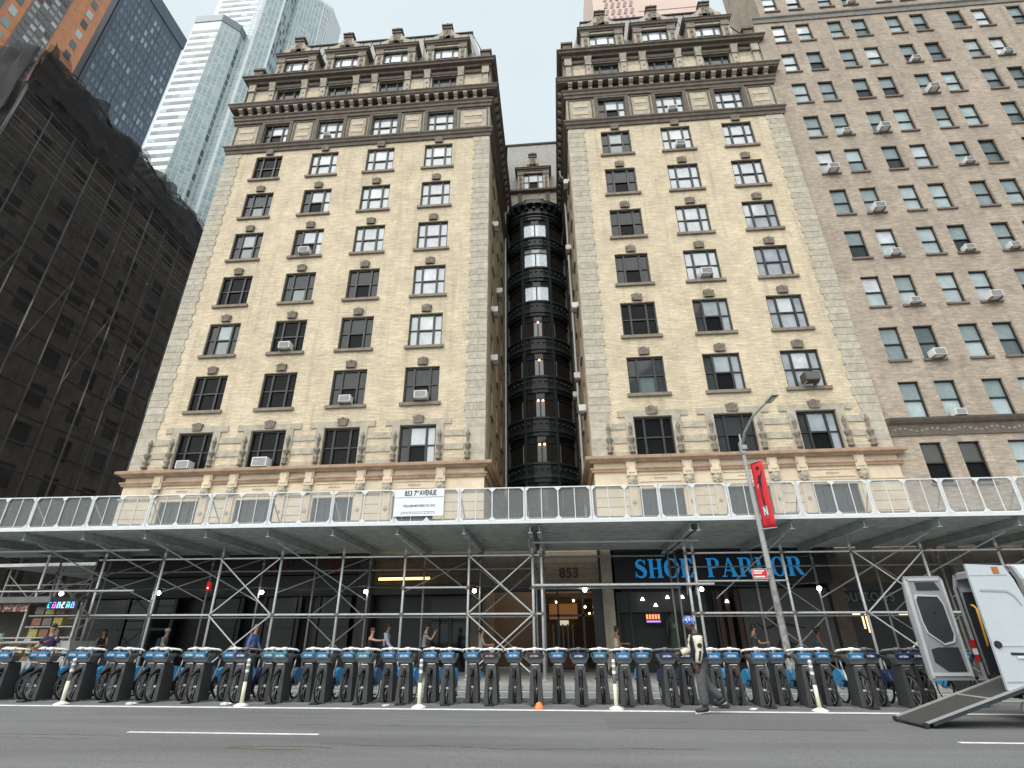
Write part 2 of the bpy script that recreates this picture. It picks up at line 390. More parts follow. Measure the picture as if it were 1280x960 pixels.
# ================================================================== window kits
WK = {}
def three_light(w, h):
    k = ('3', round(w, 2), round(h, 2))
    if k in WK: return WK[k]
    fr = MB(); t = .075; sw = w*.24
    fr.box(-w/2, w/2, .12, .24, -h/2, -h/2+t); fr.box(-w/2, w/2, .12, .24, h/2-t*1.4, h/2)
    for x0, x1 in ((-w/2, -w/2+t), (w/2-t, w/2), (-w/2+sw, -w/2+sw+.11), (w/2-sw-.11, w/2-sw)): fr.box(x0, x1, .11, .245, -h/2+t, h/2-t*1.4)
    fr.box(-w/2+sw+.11, w/2-sw-.11, .13, .24, -.04, .045)
    for s_ in (-1, 1):
        a, b_ = sorted((s_*(w/2-t), s_*(w/2-sw))); fr.box(a, b_, .14, .235, -.03, .03)
    d = {}
    d['frame'] = fr.mesh('window')
    d['cu'] = MB().quad((-w/2+sw+.11, .19, .045), (w/2-sw-.11, .19, .045), (w/2-sw-.11, .19, h/2-t*1.4), (-w/2+sw+.11, .19, h/2-t*1.4)).mesh('pane')
    d['cl'] = MB().quad((-w/2+sw+.11, .215, -h/2+t), (w/2-sw-.11, .215, -h/2+t), (w/2-sw-.11, .215, -.04), (-w/2+sw+.11, .215, -.04)).mesh('pane')
    d['sl'] = MB().quad((-w/2+t, .2, -h/2+t), (-w/2+sw, .2, -h/2+t), (-w/2+sw, .2, h/2-t*1.4), (-w/2+t, .2, h/2-t*1.4)).mesh('pane')
    d['sr'] = MB().quad((w/2-sw, .2, -h/2+t), (w/2-t, .2, -h/2+t), (w/2-t, .2, h/2-t*1.4), (w/2-sw, .2, h/2-t*1.4)).mesh('pane')
    d['sill'] = MB().box(-w/2-.16, w/2+.16, -.13, .115, -h/2-.17, -h/2-.002).mesh('sill')
    WK[k] = d; return d
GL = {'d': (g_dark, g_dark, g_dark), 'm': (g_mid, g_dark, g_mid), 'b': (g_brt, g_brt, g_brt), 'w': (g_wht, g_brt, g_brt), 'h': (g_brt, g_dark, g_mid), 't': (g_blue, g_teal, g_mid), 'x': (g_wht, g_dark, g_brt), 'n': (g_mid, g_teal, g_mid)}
def put3(bld, x, y, z, w, h, code, sill=True, rz=0):
    d = three_light(w, h); cu, cl, sd_ = GL[code]
    o = wput('window', d['frame'], frame_k, bld, (x, y, z), rz)
    put('pane', d['cu'], cu, o); put('pane', d['cl'], cl, o); put('pane', d['sl'], sd_, o); put('pane', d['sr'], sd_ if code != 'h' else g_brt, o)
    if sill: put('sill', d['sill'], sill_m, o)
    return o
def sash(w, h):
    k = ('2', round(w, 2), round(h, 2))
    if k in WK: return WK[k]
    fr = MB(); t = .055
    fr.box(-w/2, w/2, .12, .24, -h/2, -h/2+t); fr.box(-w/2, w/2, .12, .24, h/2-t, h/2)
    fr.box(-w/2, -w/2+t, .11, .245, -h/2+t, h/2-t); fr.box(w/2-t, w/2, .11, .245, -h/2+t, h/2-t); fr.box(-w/2+t, w/2-t, .13, .24, -.03, .035)
    d = {'frame': fr.mesh('window')}
    d['u'] = MB().quad((-w/2+t, .18, .035), (w/2-t, .18, .035), (w/2-t, .18, h/2-t), (-w/2+t, .18, h/2-t)).mesh('pane')
    d['l'] = MB().quad((-w/2+t, .21, -h/2+t), (w/2-t, .21, -h/2+t), (w/2-t, .21, -.03), (-w/2+t, .21, -.03)).mesh('pane')
    d['sill'] = MB().box(-w/2-.08, w/2+.08, -.1, .115, -h/2-.12, -h/2-.002).mesh('sill')
    WK[k] = d; return d
def put2(bld, x, y, z, w, h, mu, ml, sill=True, rz=0, sm_=None, fm=None):
    d = sash(w, h)
    o = wput('window', d['frame'], fm or frame_k, bld, (x, y, z), rz)
    put('pane', d['u'], mu, o); put('pane', d['l'], ml, o)
    if sill: put('sill', d['sill'], sm_ or sill_m, o)
    return o
def two_d(bld, x, y, z, w, h, code, rz=0):
    return put2(bld, x, y, z, w, h, GL[code][0], GL[code][1], True, rz)

ac_body = MB().box(-.33, .33, -.42, .1, -.2, .2).mesh('case')
acg = MB()
for i in range(6): acg.box(-.29, .29, -.432, -.419, -.165+i*.058, -.135+i*.058)
ac_gr = acg.mesh('grille')
acb = MB().box(-.30, -.27, -.36, .05, -.30, -.205); acb.box(.27, .30, -.36, .05, -.30, -.205); ac_br = acb.mesh('bracket')
def ac(label, x, y, z, rz=0, s=1., m=None, group='window air conditioners'):
    t = thing('air_conditioner', label, 'air conditioner', (x, y, z), rz, group)
    t.scale = (s, s, s)
    put('case', ac_body, m or ac_w, t); put('grille', ac_gr, ac_g, t); put('bracket', ac_br, ac_g, t)
    return t

# ================================================================== the twin-winged apartment house
LX0, LX1, RX0, RX1, FY = -22.65, -3.45, 2.05, 16.5, 26.0
COLS_L = [-19.34, -15.22, -11.15, -7.02]; COLS_R = [5.23, 9.27, 13.33]
ROWZ = [10.62, 14.13, 17.67, 21.18, 24.70, 28.24, 31.77]       # window centres, storeys above the ledge
apt = thing('apartment_building', 'yellow brick apartment house, two wings round a narrow court, dark cornices and dormers', 'building', (-3, 26, 0))
WW, WH = 1.96, 2.2
def part(mb, name, m, smooth=False): return mb.wbuild(name, m, apt, smooth)

def front_wall(x0, x1, cols):
    holes = []
    for i, z in enumerate(ROWZ):
        h = WH
        for c in cols: holes.append((c-WW/2-x0, c+WW/2-x0, (z-h/2) if i else 9.56, z+h/2))
    b = MB(); b.wall((x0, FY, 0), (1, 0, 0), (0, -1, 0), x1-x0, 9.5, 33.3, holes, .26)
    part(b, 'wall', ybrick)
    # frieze storey
    b = MB(); b.wall((x0, FY, 0), (1, 0, 0), (0, -1, 0), x1-x0, 33.3, 36.4, [(c-.95-x0, c+.95-x0, 34.12, 36.2) for c in cols], .26); part(b, 'wall', stone)
    # attic storey, set back a little
    b = MB(); b.wall((x0, FY+.2, 0), (1, 0, 0), (0, -1, 0), x1-x0, 37.9, 41.2, [(c-.95-x0, c+.95-x0, 38.3, 40.35) for c in cols], .26); part(b, 'wall', stone)
    # limestone storey behind the shed parapet
    b = MB(); b.wall((x0, FY, 0), (1, 0, 0), (0, -1, 0), x1-x0, 5.3, 9.3, [(c-1.05-x0, c+1.05-x0, 5.5, 7.95) for c in cols], .3); part(b, 'wall', stone_l)
front_wall(LX0, LX1, COLS_L); front_wall(RX0, RX1, COLS_R)

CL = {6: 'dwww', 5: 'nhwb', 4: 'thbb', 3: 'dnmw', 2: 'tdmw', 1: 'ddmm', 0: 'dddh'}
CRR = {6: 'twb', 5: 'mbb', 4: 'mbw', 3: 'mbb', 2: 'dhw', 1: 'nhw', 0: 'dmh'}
key = MB()
for i in range(5):
    u = (i-2)*.115; key.hexa([(u*.85-.045, -.13, -.24), (u*.85+.045, -.13, -.24), (u*.85+.045, .0, -.24), (u*.85-.045, .0, -.24)], [(u*1.25-.055, -.17, .22+.05*(2-abs(i-2))), (u*1.25+.055, -.17, .22+.05*(2-abs(i-2))), (u*1.25+.055, 0, .22+.05*(2-abs(i-2))), (u*1.25-.055, 0, .22+.05*(2-abs(i-2)))])
key.box(-.33, .33, -.08, 0, -.24, .16)
key = key.mesh('keystone'); key.transform(Matrix.Diagonal((.88, 1, .82, 1)))
for cols, codes in ((COLS_L, CL), (COLS_R, CRR)):
    for i, z in enumerate(ROWZ):
        for j, c in enumerate(cols):
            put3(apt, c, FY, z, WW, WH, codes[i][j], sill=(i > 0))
            wput('keystone', key, stone_k, apt, (c, FY-.003, z+WH/2+.30))
    for j, c in enumerate(cols):
        put3(apt, c, FY, 35.16, 1.9, 2.08, 'b' if j else 'h', sill=False)
        put3(apt, c, FY+.2, 39.3, 1.9, 2.05, 'n', sill=False)
        put3(apt, c, FY, 6.72, 2.1, 2.45, 'n', sill=False)

# quoins: single blocks, long and short in turn, on every corner of the two wings
qm = [MB().box(0, .62, -.035, 0, 0, .43).mesh('quoin'), MB().box(0, .46, -.035, 0, 0, .43).mesh('quoin')]
qmy = [MB().box(-.035, 0, 0, .62, 0, .43).mesh('quoin'), MB().box(-.035, 0, 0, .9, 0, .43).mesh('quoin')]
stone_q = [mat('quoin_stone_a', (.40, .365, .295), .85, var=.2, scale=3), mat('quoin_stone_b', (.37, .335, .27), .85, var=.25, scale=3), mat('quoin_stone_c', (.43, .395, .32), .85, var=.2, scale=3)]
def quoins(xc, inward):     # xc the wing corner, inward = +1 when the wall runs to the right of it
    z = 12.02; k = 0
    while z < 33.1:
        w1 = .62 if k % 2 else .46; w2 = .50 if k % 2 else .56; zt = min(.43, 33.28-z)
        for a, w in ((0, w1), (w1+.012, w2)):
            x0 = xc+a if inward > 0 else xc-a-w
            me = QM.get(w) or QM.setdefault(w, MB().box(0, w, -.04, .0, .004, .425).mesh('quoin'))
            wput('quoin', me, stone_q[(k*7+int(a > 0)*3+k//5) % 3], apt, (x0, FY, z))
        k += 1; z += .4438
QM = {}
quoins(LX0, 1); quoins(LX1, -1); quoins(RX0, 1); quoins(RX1, -1)

# lowest brick storey: eared stone surrounds, stone bands and slim candelabra ornaments
orn = MB().lathe([(.02, 0), (.15, .02), (.15, .1), (.07, .16), (.16, .3), (.16, .36), (.08, .42), (.06, .5), (.11, .6), (.17, .72), (.17, .8), (.07, .86), (.05, 1.0), (.085, 1.1), (.06, 1.2), (.1, 1.32), (.12, 1.42), (.05, 1.5), (.02, 1.66)], seg=8)
orn = orn.mesh('candelabra_ornament', True)
for (x0, x1, cols) in ((LX0, LX1, COLS_L), (RX0, RX1, COLS_R)):
    for c in cols:
        b = MB()
        for s_ in (-1, 1):
            a, b1 = sorted((c+s_*WW/2, c+s_*(WW/2+.42))); b.box(a, b1, FY-.06, FY+.0, 9.56, 11.73)
        b.box(c-WW/2-.8, c+WW/2+.8, FY-.06, FY, 11.732, 12.05)
        part(b, 'window_surround', stone)
    edges = [x0+1.1]+sum([[c-WW/2-.44, c+WW/2+.44] for c in cols], [])+[x1-1.1]
    for i in range(0, len(edges), 2):
        for za, zb in ((11.05, 11.36), (10.3, 10.64), (9.56, 9.86)):
            if edges[i+1] > edges[i]+.1: part(MB().box(edges[i], edges[i+1], FY-.05, FY, za, zb), 'stone_band', stone)
        for xx in (edges[i]-.22, edges[i+1]+.22): wput('candelabra_ornament', orn, stone_k, apt, (xx, FY-.1, 9.75))
    for xc, s_ in ((x0, 1), (x1, -1)):       # corner pier blocks below the quoins
        for k in range(5):
            a, b1 = sorted((xc, xc+s_*(1.08 if k % 2 else .98))); part(MB().box(a, b1, FY-.045, FY, 9.56+k*.49, 10.04+k*.49), 'quoin', stone_q[k % 3])

def wing_path(xa, xb, back_a, back_b): return [(xa, back_a), (xa, FY), (xb, FY), (xb, back_b)]
PL = wing_path(LX0, LX1, 46, 39.9); PR = wing_path(RX0, RX1, 39.9, 26.7)
for P_ in (PL, PR):
    part(MB().sweep(P_, [(0, 9.3), (.16, 9.3), (.22, 9.38), (.4, 9.42), (.42, 9.55), (.3, 9.6), (0, 9.6)]), 'ledge', stone_p)
    part(MB().sweep(P_, [(0, 8.82), (.1, 8.82), (.12, 8.9), (.18, 8.95), (.18, 9.02), (0, 9.04)]), 'moulding', stone_p)
    part(MB().sweep(P_, [(0, 8.1), (.07, 8.1), (.1, 8.16), (0, 8.2)]), 'moulding', stone_l)
    part(MB().sweep(P_, [(0, 33.3), (.1, 33.3), (.12, 33.55), (.2, 33.6), (.22, 33.75), (.3, 33.85), (.3, 33.95), (.2, 34.05), (0, 34.08)]), 'string_course', stone_d)
    part(MB().sweep(P_, [(0, 36.38), (.12, 36.38), (.12, 36.62), (.2, 36.68), (.2, 36.9), (.28, 36.98), (.28, 37.08), (0, 37.1)]), 'architrave', stone_d)
    part(MB().sweep(P_, [(0, 37.08), (.1, 37.1), (.1, 37.62), (0, 37.62)]), 'frieze_band', lead)
    part(MB().sweep(P_, [(0, 37.6), (.5, 37.62), (.5, 37.72), (.56, 37.74), (.6, 37.92), (.66, 38.0), (.66, 38.06), (0, 38.12)]), 'cornice', stone_d)
    part(MB().sweep(P_, [(-.1, 41.0), (.05, 41.0), (.1, 41.1), (.1, 41.2), (.32, 41.26), (.34, 41.42), (.44, 41.5), (.44, 41.58), (-.1, 41.66)]), 'cornice', stone_d)
    part(MB().sweep(P_, [(-.1, 40.5), (-.06, 40.5), (-.02, 40.62), (-.02, 40.7), (-.1, 40.72)]), 'moulding', stone_d)
# cornice brackets, two stepped tiers, each its own piece
bk = MB()
bk.box(-.13, .13, -.28, 0, 0, .2); bk.hexa([(-.13, -.36, .2), (.13, -.36, .2), (.13, 0, .2), (-.13, 0, .2)], [(-.14, -.52, .36), (.14, -.52, .36), (.14, 0, .36), (-.14, 0, .36)]); bk.box(-.155, .155, -.52, 0, .36, .5)
bk = bk.mesh('bracket')
bracket_m = mat('bracket_stone', (.30, .255, .205), .8, var=.25, scale=4)
def brackets(x0, y0, x1, y1, n, rz):
    for i in range(n):
        t = (i+.5)/n; wput('bracket', bk, bracket_m, apt, (x0+(x1-x0)*t, y0+(y1-y0)*t, 37.1), rz)
brackets(LX0, FY, LX1, FY, 27, 0); brackets(RX0, FY, RX1, FY, 20, 0)
brackets(LX1, FY, LX1, 39.8, 19, R(90)); brackets(RX0, 39.8, RX0, FY, 19, R(-90))
# frieze storey panels with pale brick insets, and architraves round its windows
for (x0, x1, cols) in ((LX0, LX1, COLS_L), (RX0, RX1, COLS_R)):
    for c in cols:
        b = MB()
        for s_ in (-1, 1):
            a, b1 = sorted((c+s_*.95, c+s_*1.2)); b.box(a, b1, FY-.1, FY, 34.08, 36.38)
        b.box(c-.95, c+.95, FY-.1, FY, 36.2, 36.38); part(b, 'window_surround', stone_d)
    ed = [x0]+sum([[c-1.2, c+1.2] for c in cols], [])+[x1]
    for i in range(0, len(ed), 2):
        a, c2 = ed[i]+.12, ed[i+1]-.12
        fr_ = MB()
        fr_.box(a, a+.1, FY-.05, FY, 34.2, 36.3); fr_.box(c2-.1, c2, FY-.05, FY, 34.2, 36.3); fr_.box(a+.1, c2-.1, FY-.05, FY, 36.2, 36.3); fr_.box(a+.1, c2-.1, FY-.05, FY, 34.2, 34.3)
        part(fr_, 'panel_frame', stone_d)
        for za in (35.5, 34.75):
            mid = (a+c2)/2; hw = (c2-a)*.3; part(MB().box(mid-hw, mid+hw, FY-.03, FY, za, za+.36), 'brick_inset', panel_y)
    # attic pilasters and insets
    for c in cols:
        for s_ in (-1, 1):
            xx = c+s_*1.3
            b = MB().box(xx-.2, xx+.2, FY+.05, FY+.2, 38.05, 40.2); b.box(xx-.26, xx+.26, FY-.02, FY+.2, 40.2, 40.32); b.hexa([(xx-.2, FY+.0, 40.32), (xx+.2, FY+.0, 40.32), (xx+.2, FY+.2, 40.32), (xx-.2, FY+.2, 40.32)], [(xx-.27, FY-.16, 40.95), (xx+.27, FY-.16, 40.95), (xx+.27, FY+.2, 40.95), (xx-.27, FY+.2, 40.95)])
            for q in range(3): b.ball((xx, FY+.03, 38.6+q*.55), .09, 6, (1, .6, 1.2))
            part(b, 'pilaster', stone)
        part(MB().box(c-.95, c+.95, FY+.1, FY+.2, 40.35, 40.5), 'lintel', stone_d)
    for xc, s_ in ((x0, 1), (x1, -1)):
        xx = xc+s_*.38; b = MB().box(xx-.2, xx+.2, FY+.05, FY+.2, 38.05, 40.2); b.box(xx-.27, xx+.27, FY-.06, FY+.2, 40.2, 40.95); part(b, 'pilaster', stone)
    for i in range(0, len(ed), 2):
        a = ed[i]+(.75 if i == 0 else .38); c2 = ed[i+1]-(.75 if i == len(ed)-2 else .38)
        if c2-a > .4: part(MB().box(a, c2, FY+.17, FY+.2, 38.9, 39.9), 'brick_inset', panel_y)
    # limestone storey: paired pilasters with carved capitals, band over the windows, ashlar joints
    for c in cols:
        for s_ in (-1, 1):
            xx = c+s_*1.36
            b = MB().box(xx-.2, xx+.2, FY-.09, FY, 5.3, 8.1); b.box(xx-.13, xx+.13, FY-.11, FY-.09, 5.5, 7.0)
            b.box(xx-.24, xx+.24, FY-.16, FY, 8.6, 9.3); b.box(xx-.16, xx+.16, FY-.2, FY-.16, 8.75, 9.25)
            part(b, 'pilaster', stone_l)
            cp = MB()
            for q in range(7):
                a_ = q*.9; cp.ball((xx+.15*math.cos(a_), FY-.16, 8.35+.16*math.sin(a_)), .1, 6)
            cp.ball((xx, FY-.2, 8.36), .14, 8, (1, .8, 1)); cp.ball((xx, FY-.12, 7.3), .1, 8, (1, .5, 1)); part(cp, 'carved_capital', stone)
        fs = MB().box(c-1.0, c+1.0, FY-.05, FY, 8.3, 8.36); fs.box(c-1.0, c+1.0, FY-.05, FY, 8.66, 8.7)
        fs.v, fs.f = fs.v, fs.f
        for q in range(5): fs.ball((c+(q-2)*.13, FY-.05, 8.52), .055, 6, (1, .5, 1))
        part(fs, 'carved_garland', stone_l)
        part(MB().box(c-1.05, c+1.05, FY-.06, FY, 7.955, 8.08), 'lintel', stone_l)
    jm = MB()
    for q in range(6):
        zz = 5.75+q*.45
        for i in range(0, len(ed), 2):
            jm.box(ed[i]+(.0 if i == 0 else .38), ed[i+1]-(.0 if i == len(ed)-2 else .38), FY-.006, FY+.02, zz, zz+.022)
    o = part(jm, 'ashlar_joints', stone_d); o['kind'] = 'stuff'

# roofs: dormers, parapets, mansards
ped = [(-1.1, 0), (-1.12, .3), (-1.02, .42), (-.82, .5), (-.66, .66), (-.54, .88), (-.43, 1.1), (-.36, 1.3), (.36, 1.3), (.43, 1.1), (.54, .88), (.66, .66), (.82, .5), (1.02, .42), (1.12, .3), (1.1, 0)]
def dormer(x, y, z=41.62, s=1.):
    d = MB()
    for s_ in (-1, 1):
        xx = x+s_*1.3*s; d.box(xx-.3*s, xx+.3*s, y, y+.9, z, z+2.72*s)
    d.box(x-1.0*s, x+1.0*s, y, y+.9, z+2.5*s, z+2.72*s); d.box(x-1.0*s, x+1.0*s, y+.05, y+.9, z, z+.3*s)
    d.box(x-1.0*s, x+1.0*s, y+.3, y+1.6, z+.3*s, z+2.5*s)
    root = d.wbuild('dormer', stone, apt)
    for s_ in (-1, 1):
        xx = x+s_*1.3*s; b = MB().box(xx-.14*s, xx+.14*s, y-.03, y+.02, z+.3*s, z+2.3*s)
        for q in range(3): b.ball((xx, y-.03, z+.5*s+q*.62*s), .13*s, 6, (1, .6, 1.3))
        b.box(xx-.33*s, xx+.33*s, y-.08, y, z+2.2*s, z+2.7*s); b.wbuild('carved_drop', stone_k, root)
    p_ = [(x-1.6*s, y+1.5), (x-1.6*s, y), (x+1.6*s, y), (x+1.6*s, y+1.5)]
    MB().sweep(p_, [(-.5, z+2.72*s), (.08, z+2.72*s), (.1, z+2.86*s), (.2, z+2.92*s), (.22, z+3.04*s), (.28, z+3.12*s), (-.5, z+3.14*s)]).wbuild('cornice', stone_d, root)
    MB().box(x-1.6*s, x+1.6*s, y+.3, y+1.55, z+2.7*s, z+3.12*s).wbuild('dormer_roof', lead, root)
    MB().prism([(x+a*s, z+3.12*s+b_*s) for a, b_ in ped], y-.24, y+.1).wbuild('pediment', stone, root)
    b = MB().box(x-.3*s, x+.3*s, y-.26, y-.2, z+3.2*s, z+4.3*s); b.box(x-.62*s, x+.62*s, y-.26, y-.2, z+3.2*s, z+3.5*s)
    for q in range(9): b.ball((x+rr.uniform(-.25, .25)*s, y-.26, z+3.3*s+q*.12*s), rr.uniform(.06, .12)*s, 6, (1, .6, 1))
    b.ball((x-.45*s, y-.26, z+3.4*s), .14*s, 6, (1, .6, 1)); b.ball((x+.45*s, y-.26, z+3.4*s), .14*s, 6, (1, .6, 1)); b.wbuild('carving', stone_k, root)
    zt = z+4.4*s
    f = MB().box(x-.4*s, x+.4*s, y-.34, y+.2, zt, zt+.14*s); f.box(x-.33*s, x+.33*s, y-.28, y+.15, zt+.14*s, zt+.34*s); f.box(x-.44*s, x+.44*s, y-.38, y+.24, zt+.34*s, zt+.48*s)
    f.prism([(x-.34*s, zt+.48*s), (x-.24*s, zt+.62*s), (x-.1*s, zt+.7*s), (x, zt+.78*s), (x+.1*s, zt+.7*s), (x+.24*s, zt+.62*s), (x+.34*s, zt+.48*s)], y-.26, y+.1)
    f.wbuild('finial', stone_d, root)
    put3(apt, x, y+.05, z+1.4*s, 2.0*s, 2.2*s, 'x', sill=False)
for c in COLS_L+COLS_R: dormer(c, FY+.22)
for (x0, x1, cols) in ((LX0, LX1, COLS_L), (RX0, RX1, COLS_R)):
    ed = [x0+.1]+sum([[c-1.62, c+1.62] for c in cols], [])+[x1-.1]
    for i in range(0, len(ed), 2):
        a, c2 = ed[i], ed[i+1]
        b = MB().box(a, c2, FY+.2, FY+.42, 41.62, 41.85); b.box(a, c2, FY+.16, FY+.46, 42.35, 42.5)
        n = max(2, int((c2-a)/.3))
        for k in range(n):
            u = a+(k+.5)*(c2-a)/n; b.box(u-.06, u+.06, FY+.26, FY+.38, 41.85, 42.35)
        part(b, 'parapet', stone)
    for xc, s_ in ((x0, 1), (x1, -1)):
        a, b1 = sorted((xc+s_*.05, xc+s_*.75)); p_ = MB().box(a, b1, FY+.12, FY+.8, 41.62, 42.9); p_.box(a-.1, b1+.1, FY+.02, FY+.9, 42.9, 43.1); p_.box(a+.08, b1-.08, FY+.08, FY+.12, 41.9, 42.7); part(p_, 'corner_post', stone_d)
    yb = 45.8 if x0 < 0 else 44
    m_ = MB().hexa([(x0+.5, FY+.6, 41.6), (x1-.5, FY+.6, 41.6), (x1-.5, yb, 41.6), (x0+.5, yb, 41.6)], [(x0+1.9, FY+1.9, 48.4), (x1-1.9, FY+1.9, 48.4), (x1-1.9, yb-1.5, 48.4), (x0+1.9, yb-1.5, 48.4)])
    part(m_, 'roof', slate)
    part(MB().box(x0+1.8, x1-1.8, FY+1.8, yb-1.4, 48.402, 48.55), 'roof_curb', lead)
    # seams on the mansard slope, standing proud
    sm_ = MB()
    for k in range(int((x1-x0)/.9)):
        u0 = x0+1.2+k*.9; t_ = (u0-x0)/(x1-x0); u1 = x0+1.9+(x1-x0-3.8)*min(1, max(0, (u0-x0-.5)/(x1-x0-1)))
        sm_.hexa([(u0-.02, FY+.56, 41.6), (u0+.02, FY+.56, 41.6), (u0+.02, FY+.64, 41.6), (u0-.02, FY+.64, 41.6)], [(u1-.02, FY+1.86, 48.4), (u1+.02, FY+1.86, 48.4), (u1+.02, FY+1.94, 48.4), (u1-.02, FY+1.94, 48.4)])
    o = part(sm_, 'roof_seams', lead); o['kind'] = 'stuff'

# side walls, court walls
side_rows = ROWZ+[35.16]
def side_wall(x, nx, ya, yb, wins, base=0):
    L_ = yb-ya; U = (0, 1, 0) if nx > 0 else (0, 1, 0)
    holes = []
    for z in side_rows:
        for (u, w) in wins: holes.append((u-w/2-ya, u+w/2-ya, z-1.05, z+.95))
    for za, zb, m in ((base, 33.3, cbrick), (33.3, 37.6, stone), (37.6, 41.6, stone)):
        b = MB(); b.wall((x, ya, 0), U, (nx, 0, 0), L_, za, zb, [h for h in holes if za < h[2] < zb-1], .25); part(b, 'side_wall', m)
    for i, z in enumerate(side_rows):
        for k, (u, w) in enumerate(wins):
            two_d(apt, x, u, z-.05, w, 2.0, 'dnmdtd'[(i*2+k) % 6], rz=R(90) if nx > 0 else R(-90))
CW = [(28.7, 1.1), (31.6, .8), (34.6, 1.1), (37.2, .7)]
side_wall(LX1, 1, FY, 40, CW); side_wall(RX0, -1, FY, 40, CW)
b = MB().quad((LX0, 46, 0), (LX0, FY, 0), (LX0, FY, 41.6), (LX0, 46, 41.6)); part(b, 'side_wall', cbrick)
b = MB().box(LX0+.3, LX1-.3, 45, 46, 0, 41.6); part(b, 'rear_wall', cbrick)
# quoined returns into the court
for xq, s_ in ((LX1, 1), (RX0, -1)):
    z = 9.62; k = 0
    while z < 33.1:
        w = .95 if k % 2 else .75; x0_, x1_ = (xq, xq+.03) if s_ > 0 else (xq-.03, xq)
        me = QM.get(('y', w)) or QM.setdefault(('y', w), MB().box(0, .03, 0.0, w, .004, .435).mesh('quoin'))
        wput('quoin', me, stone_q[(k*5+k//3) % 3], apt, (x0_, FY-.03, z)); k += 1; z += .4438

# rear of the court with its dark metal bow window
BCX, BR, BY = -.72, 2.62, 39.95
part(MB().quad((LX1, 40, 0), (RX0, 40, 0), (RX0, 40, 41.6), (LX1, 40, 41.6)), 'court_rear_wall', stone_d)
bowm = mat('dark_green_black_metal', (.012, .018, .020), .45, var=.35, scale=5)
bowl = mat('worn_bow_trim', (.028, .04, .042), .5, var=.3, scale=5)
def bow_pt(t, out=0): # t from -1..1
    a = R(90-t*78); return (BCX+(BR+out)*math.cos(a), BY-(2.45+out)*math.sin(a))
def strip(za, zb, out, th, name, m, t0=-1, t1=1, n=12, parent=None):
    b = MB()
    for i in range(n):
        ta, tb = t0+(t1-t0)*i/n, t0+(t1-t0)*(i+1)/n
        A, B = bow_pt(ta, out), bow_pt(tb, out); C, D = bow_pt(tb, out-th), bow_pt(ta, out-th)
        b.hexa([(A[0], A[1], za), (B[0], B[1], za), (C[0], C[1], za), (D[0], D[1], za)], [(A[0], A[1], zb), (B[0], B[1], zb), (C[0], C[1], zb), (D[0], D[1], zb)])
    return b.wbuild(name, m, parent or apt)
tm = [-1, -.335, .335, 1]
bow_lit = mat('daylit_bow_pane', (.6, .65, .68), .2, var=.35, scale=5, emit=(.55, .62, .66), es=.28)  # emission stands in for daylight showing through the bow
curt = [mat('bow_window_dark', (.018, .014, .013), .25, var=.5, scale=8, stretch=(1, 1, .1), ior=1.7), g_brt]
BROW = [7.0]+ROWZ+[35.1]
for i, zc in enumerate(BROW):
    zc = zc-.1
    strip(zc-1.95, zc-1.05, .02, .2, 'spandrel', bowm); strip(zc-1.15, zc-1.0, .12, .3, 'sill_moulding', bowl)
    strip(zc-2.03, zc-1.9, .1, .3, 'moulding', bowl); strip(zc+1.05, zc+1.5, .03, .2, 'spandrel', bowm); strip(zc+1.35, zc+1.48, .12, .3, 'head_moulding', bowl)
    for k in range(3):
        t0, t1 = tm[k]+.05, tm[k+1]-.05
        for (a, b_) in ((t0-.05, t0), (t1, t1+.05)): strip(zc-1.05, zc+1.05, .06, .2, 'mullion', bowm, a, b_, 1)
        lit = (k == 1 and i >= 6)
        gm_ = bow_lit if lit else curt[0]
        strip(zc+.55, zc+1.04, -.08, .02, 'pane', (g_wht if lit and i % 2 else g_mid if k == 1 else g_dark), t0, t1, 3)
        strip(zc-1.04, zc+.5, -.08, .02, 'pane', gm_, t0, t1, 3)
        strip(zc+.47, zc+.56, .0, .12, 'transom', bowm, t0, t1, 3)
        if k == 1: strip(zc-1.04, zc+.47, .0, .1, 'mullion', bowm, -.015, .015, 1)
        elif i in (1, 2, 3, 4, 5):
            e = t1-.05 if k == 0 else t0; strip(zc-1.0, zc+.45, -.07, .01, 'curtain', galv, e, e+.04, 1)
    for q in (-.335, .335, -1, 1): strip(zc-1.9, zc+1.5, .1, .15, 'pilaster', bowl, q-.025 if q < 1 else .97, q+.025 if q < 1 else 1.0, 1)
    fo = MB()
    for q in range(15):
        p_ = bow_pt(-.9+q*.128, .05); fo.ball((p_[0], p_[1], zc-1.5), .11, 6, (1, .6, .7))
    fo.wbuild('cast_ornament', bowl, apt)
lamp_g = mat('chandelier_glow', (1, .6, .3), .5, var=0, emit=(1, .45, .2), es=3.5)
for (i, n_) in ((1, 2), (2, 2), (3, 1), (4, 1)):
    zc = ROWZ[i]-.1
    for q in range(n_):
        o = MB().ball((BCX+.02+(q-(n_-1)/2)*.36, BY-2.5, zc+.35), .085, 8).build('chandelier_bulb', lamp_g)
        tag(o, ['', 'glowing bulb in the lowest lit bow window of the court', 'glowing bulb in the bow window one floor above the lowest', 'single glowing bulb in the third lit bow window up', 'single glowing bulb in the fourth lit bow window up'][i] + (' on the left' if n_ == 2 and q == 0 else ' on the right' if n_ == 2 else ''), 'light bulb', 'bulbs seen in the court bow windows')
strip(36.7, 37.0, .15, .4, 'moulding', bowl); strip(37.0, 37.6, .1, .3, 'frieze_band', bowm); strip(37.6, 37.95, .55, 1.0, 'cornice', bowm)
for q in range(11):
    p_ = bow_pt(-.9+q*.18, .1); a = R(90-(-.9+q*.18)*78); wput('bracket', bk, bowl, apt, (p_[0], p_[1], 37.1), -(a-R(90)))
fl = MB()
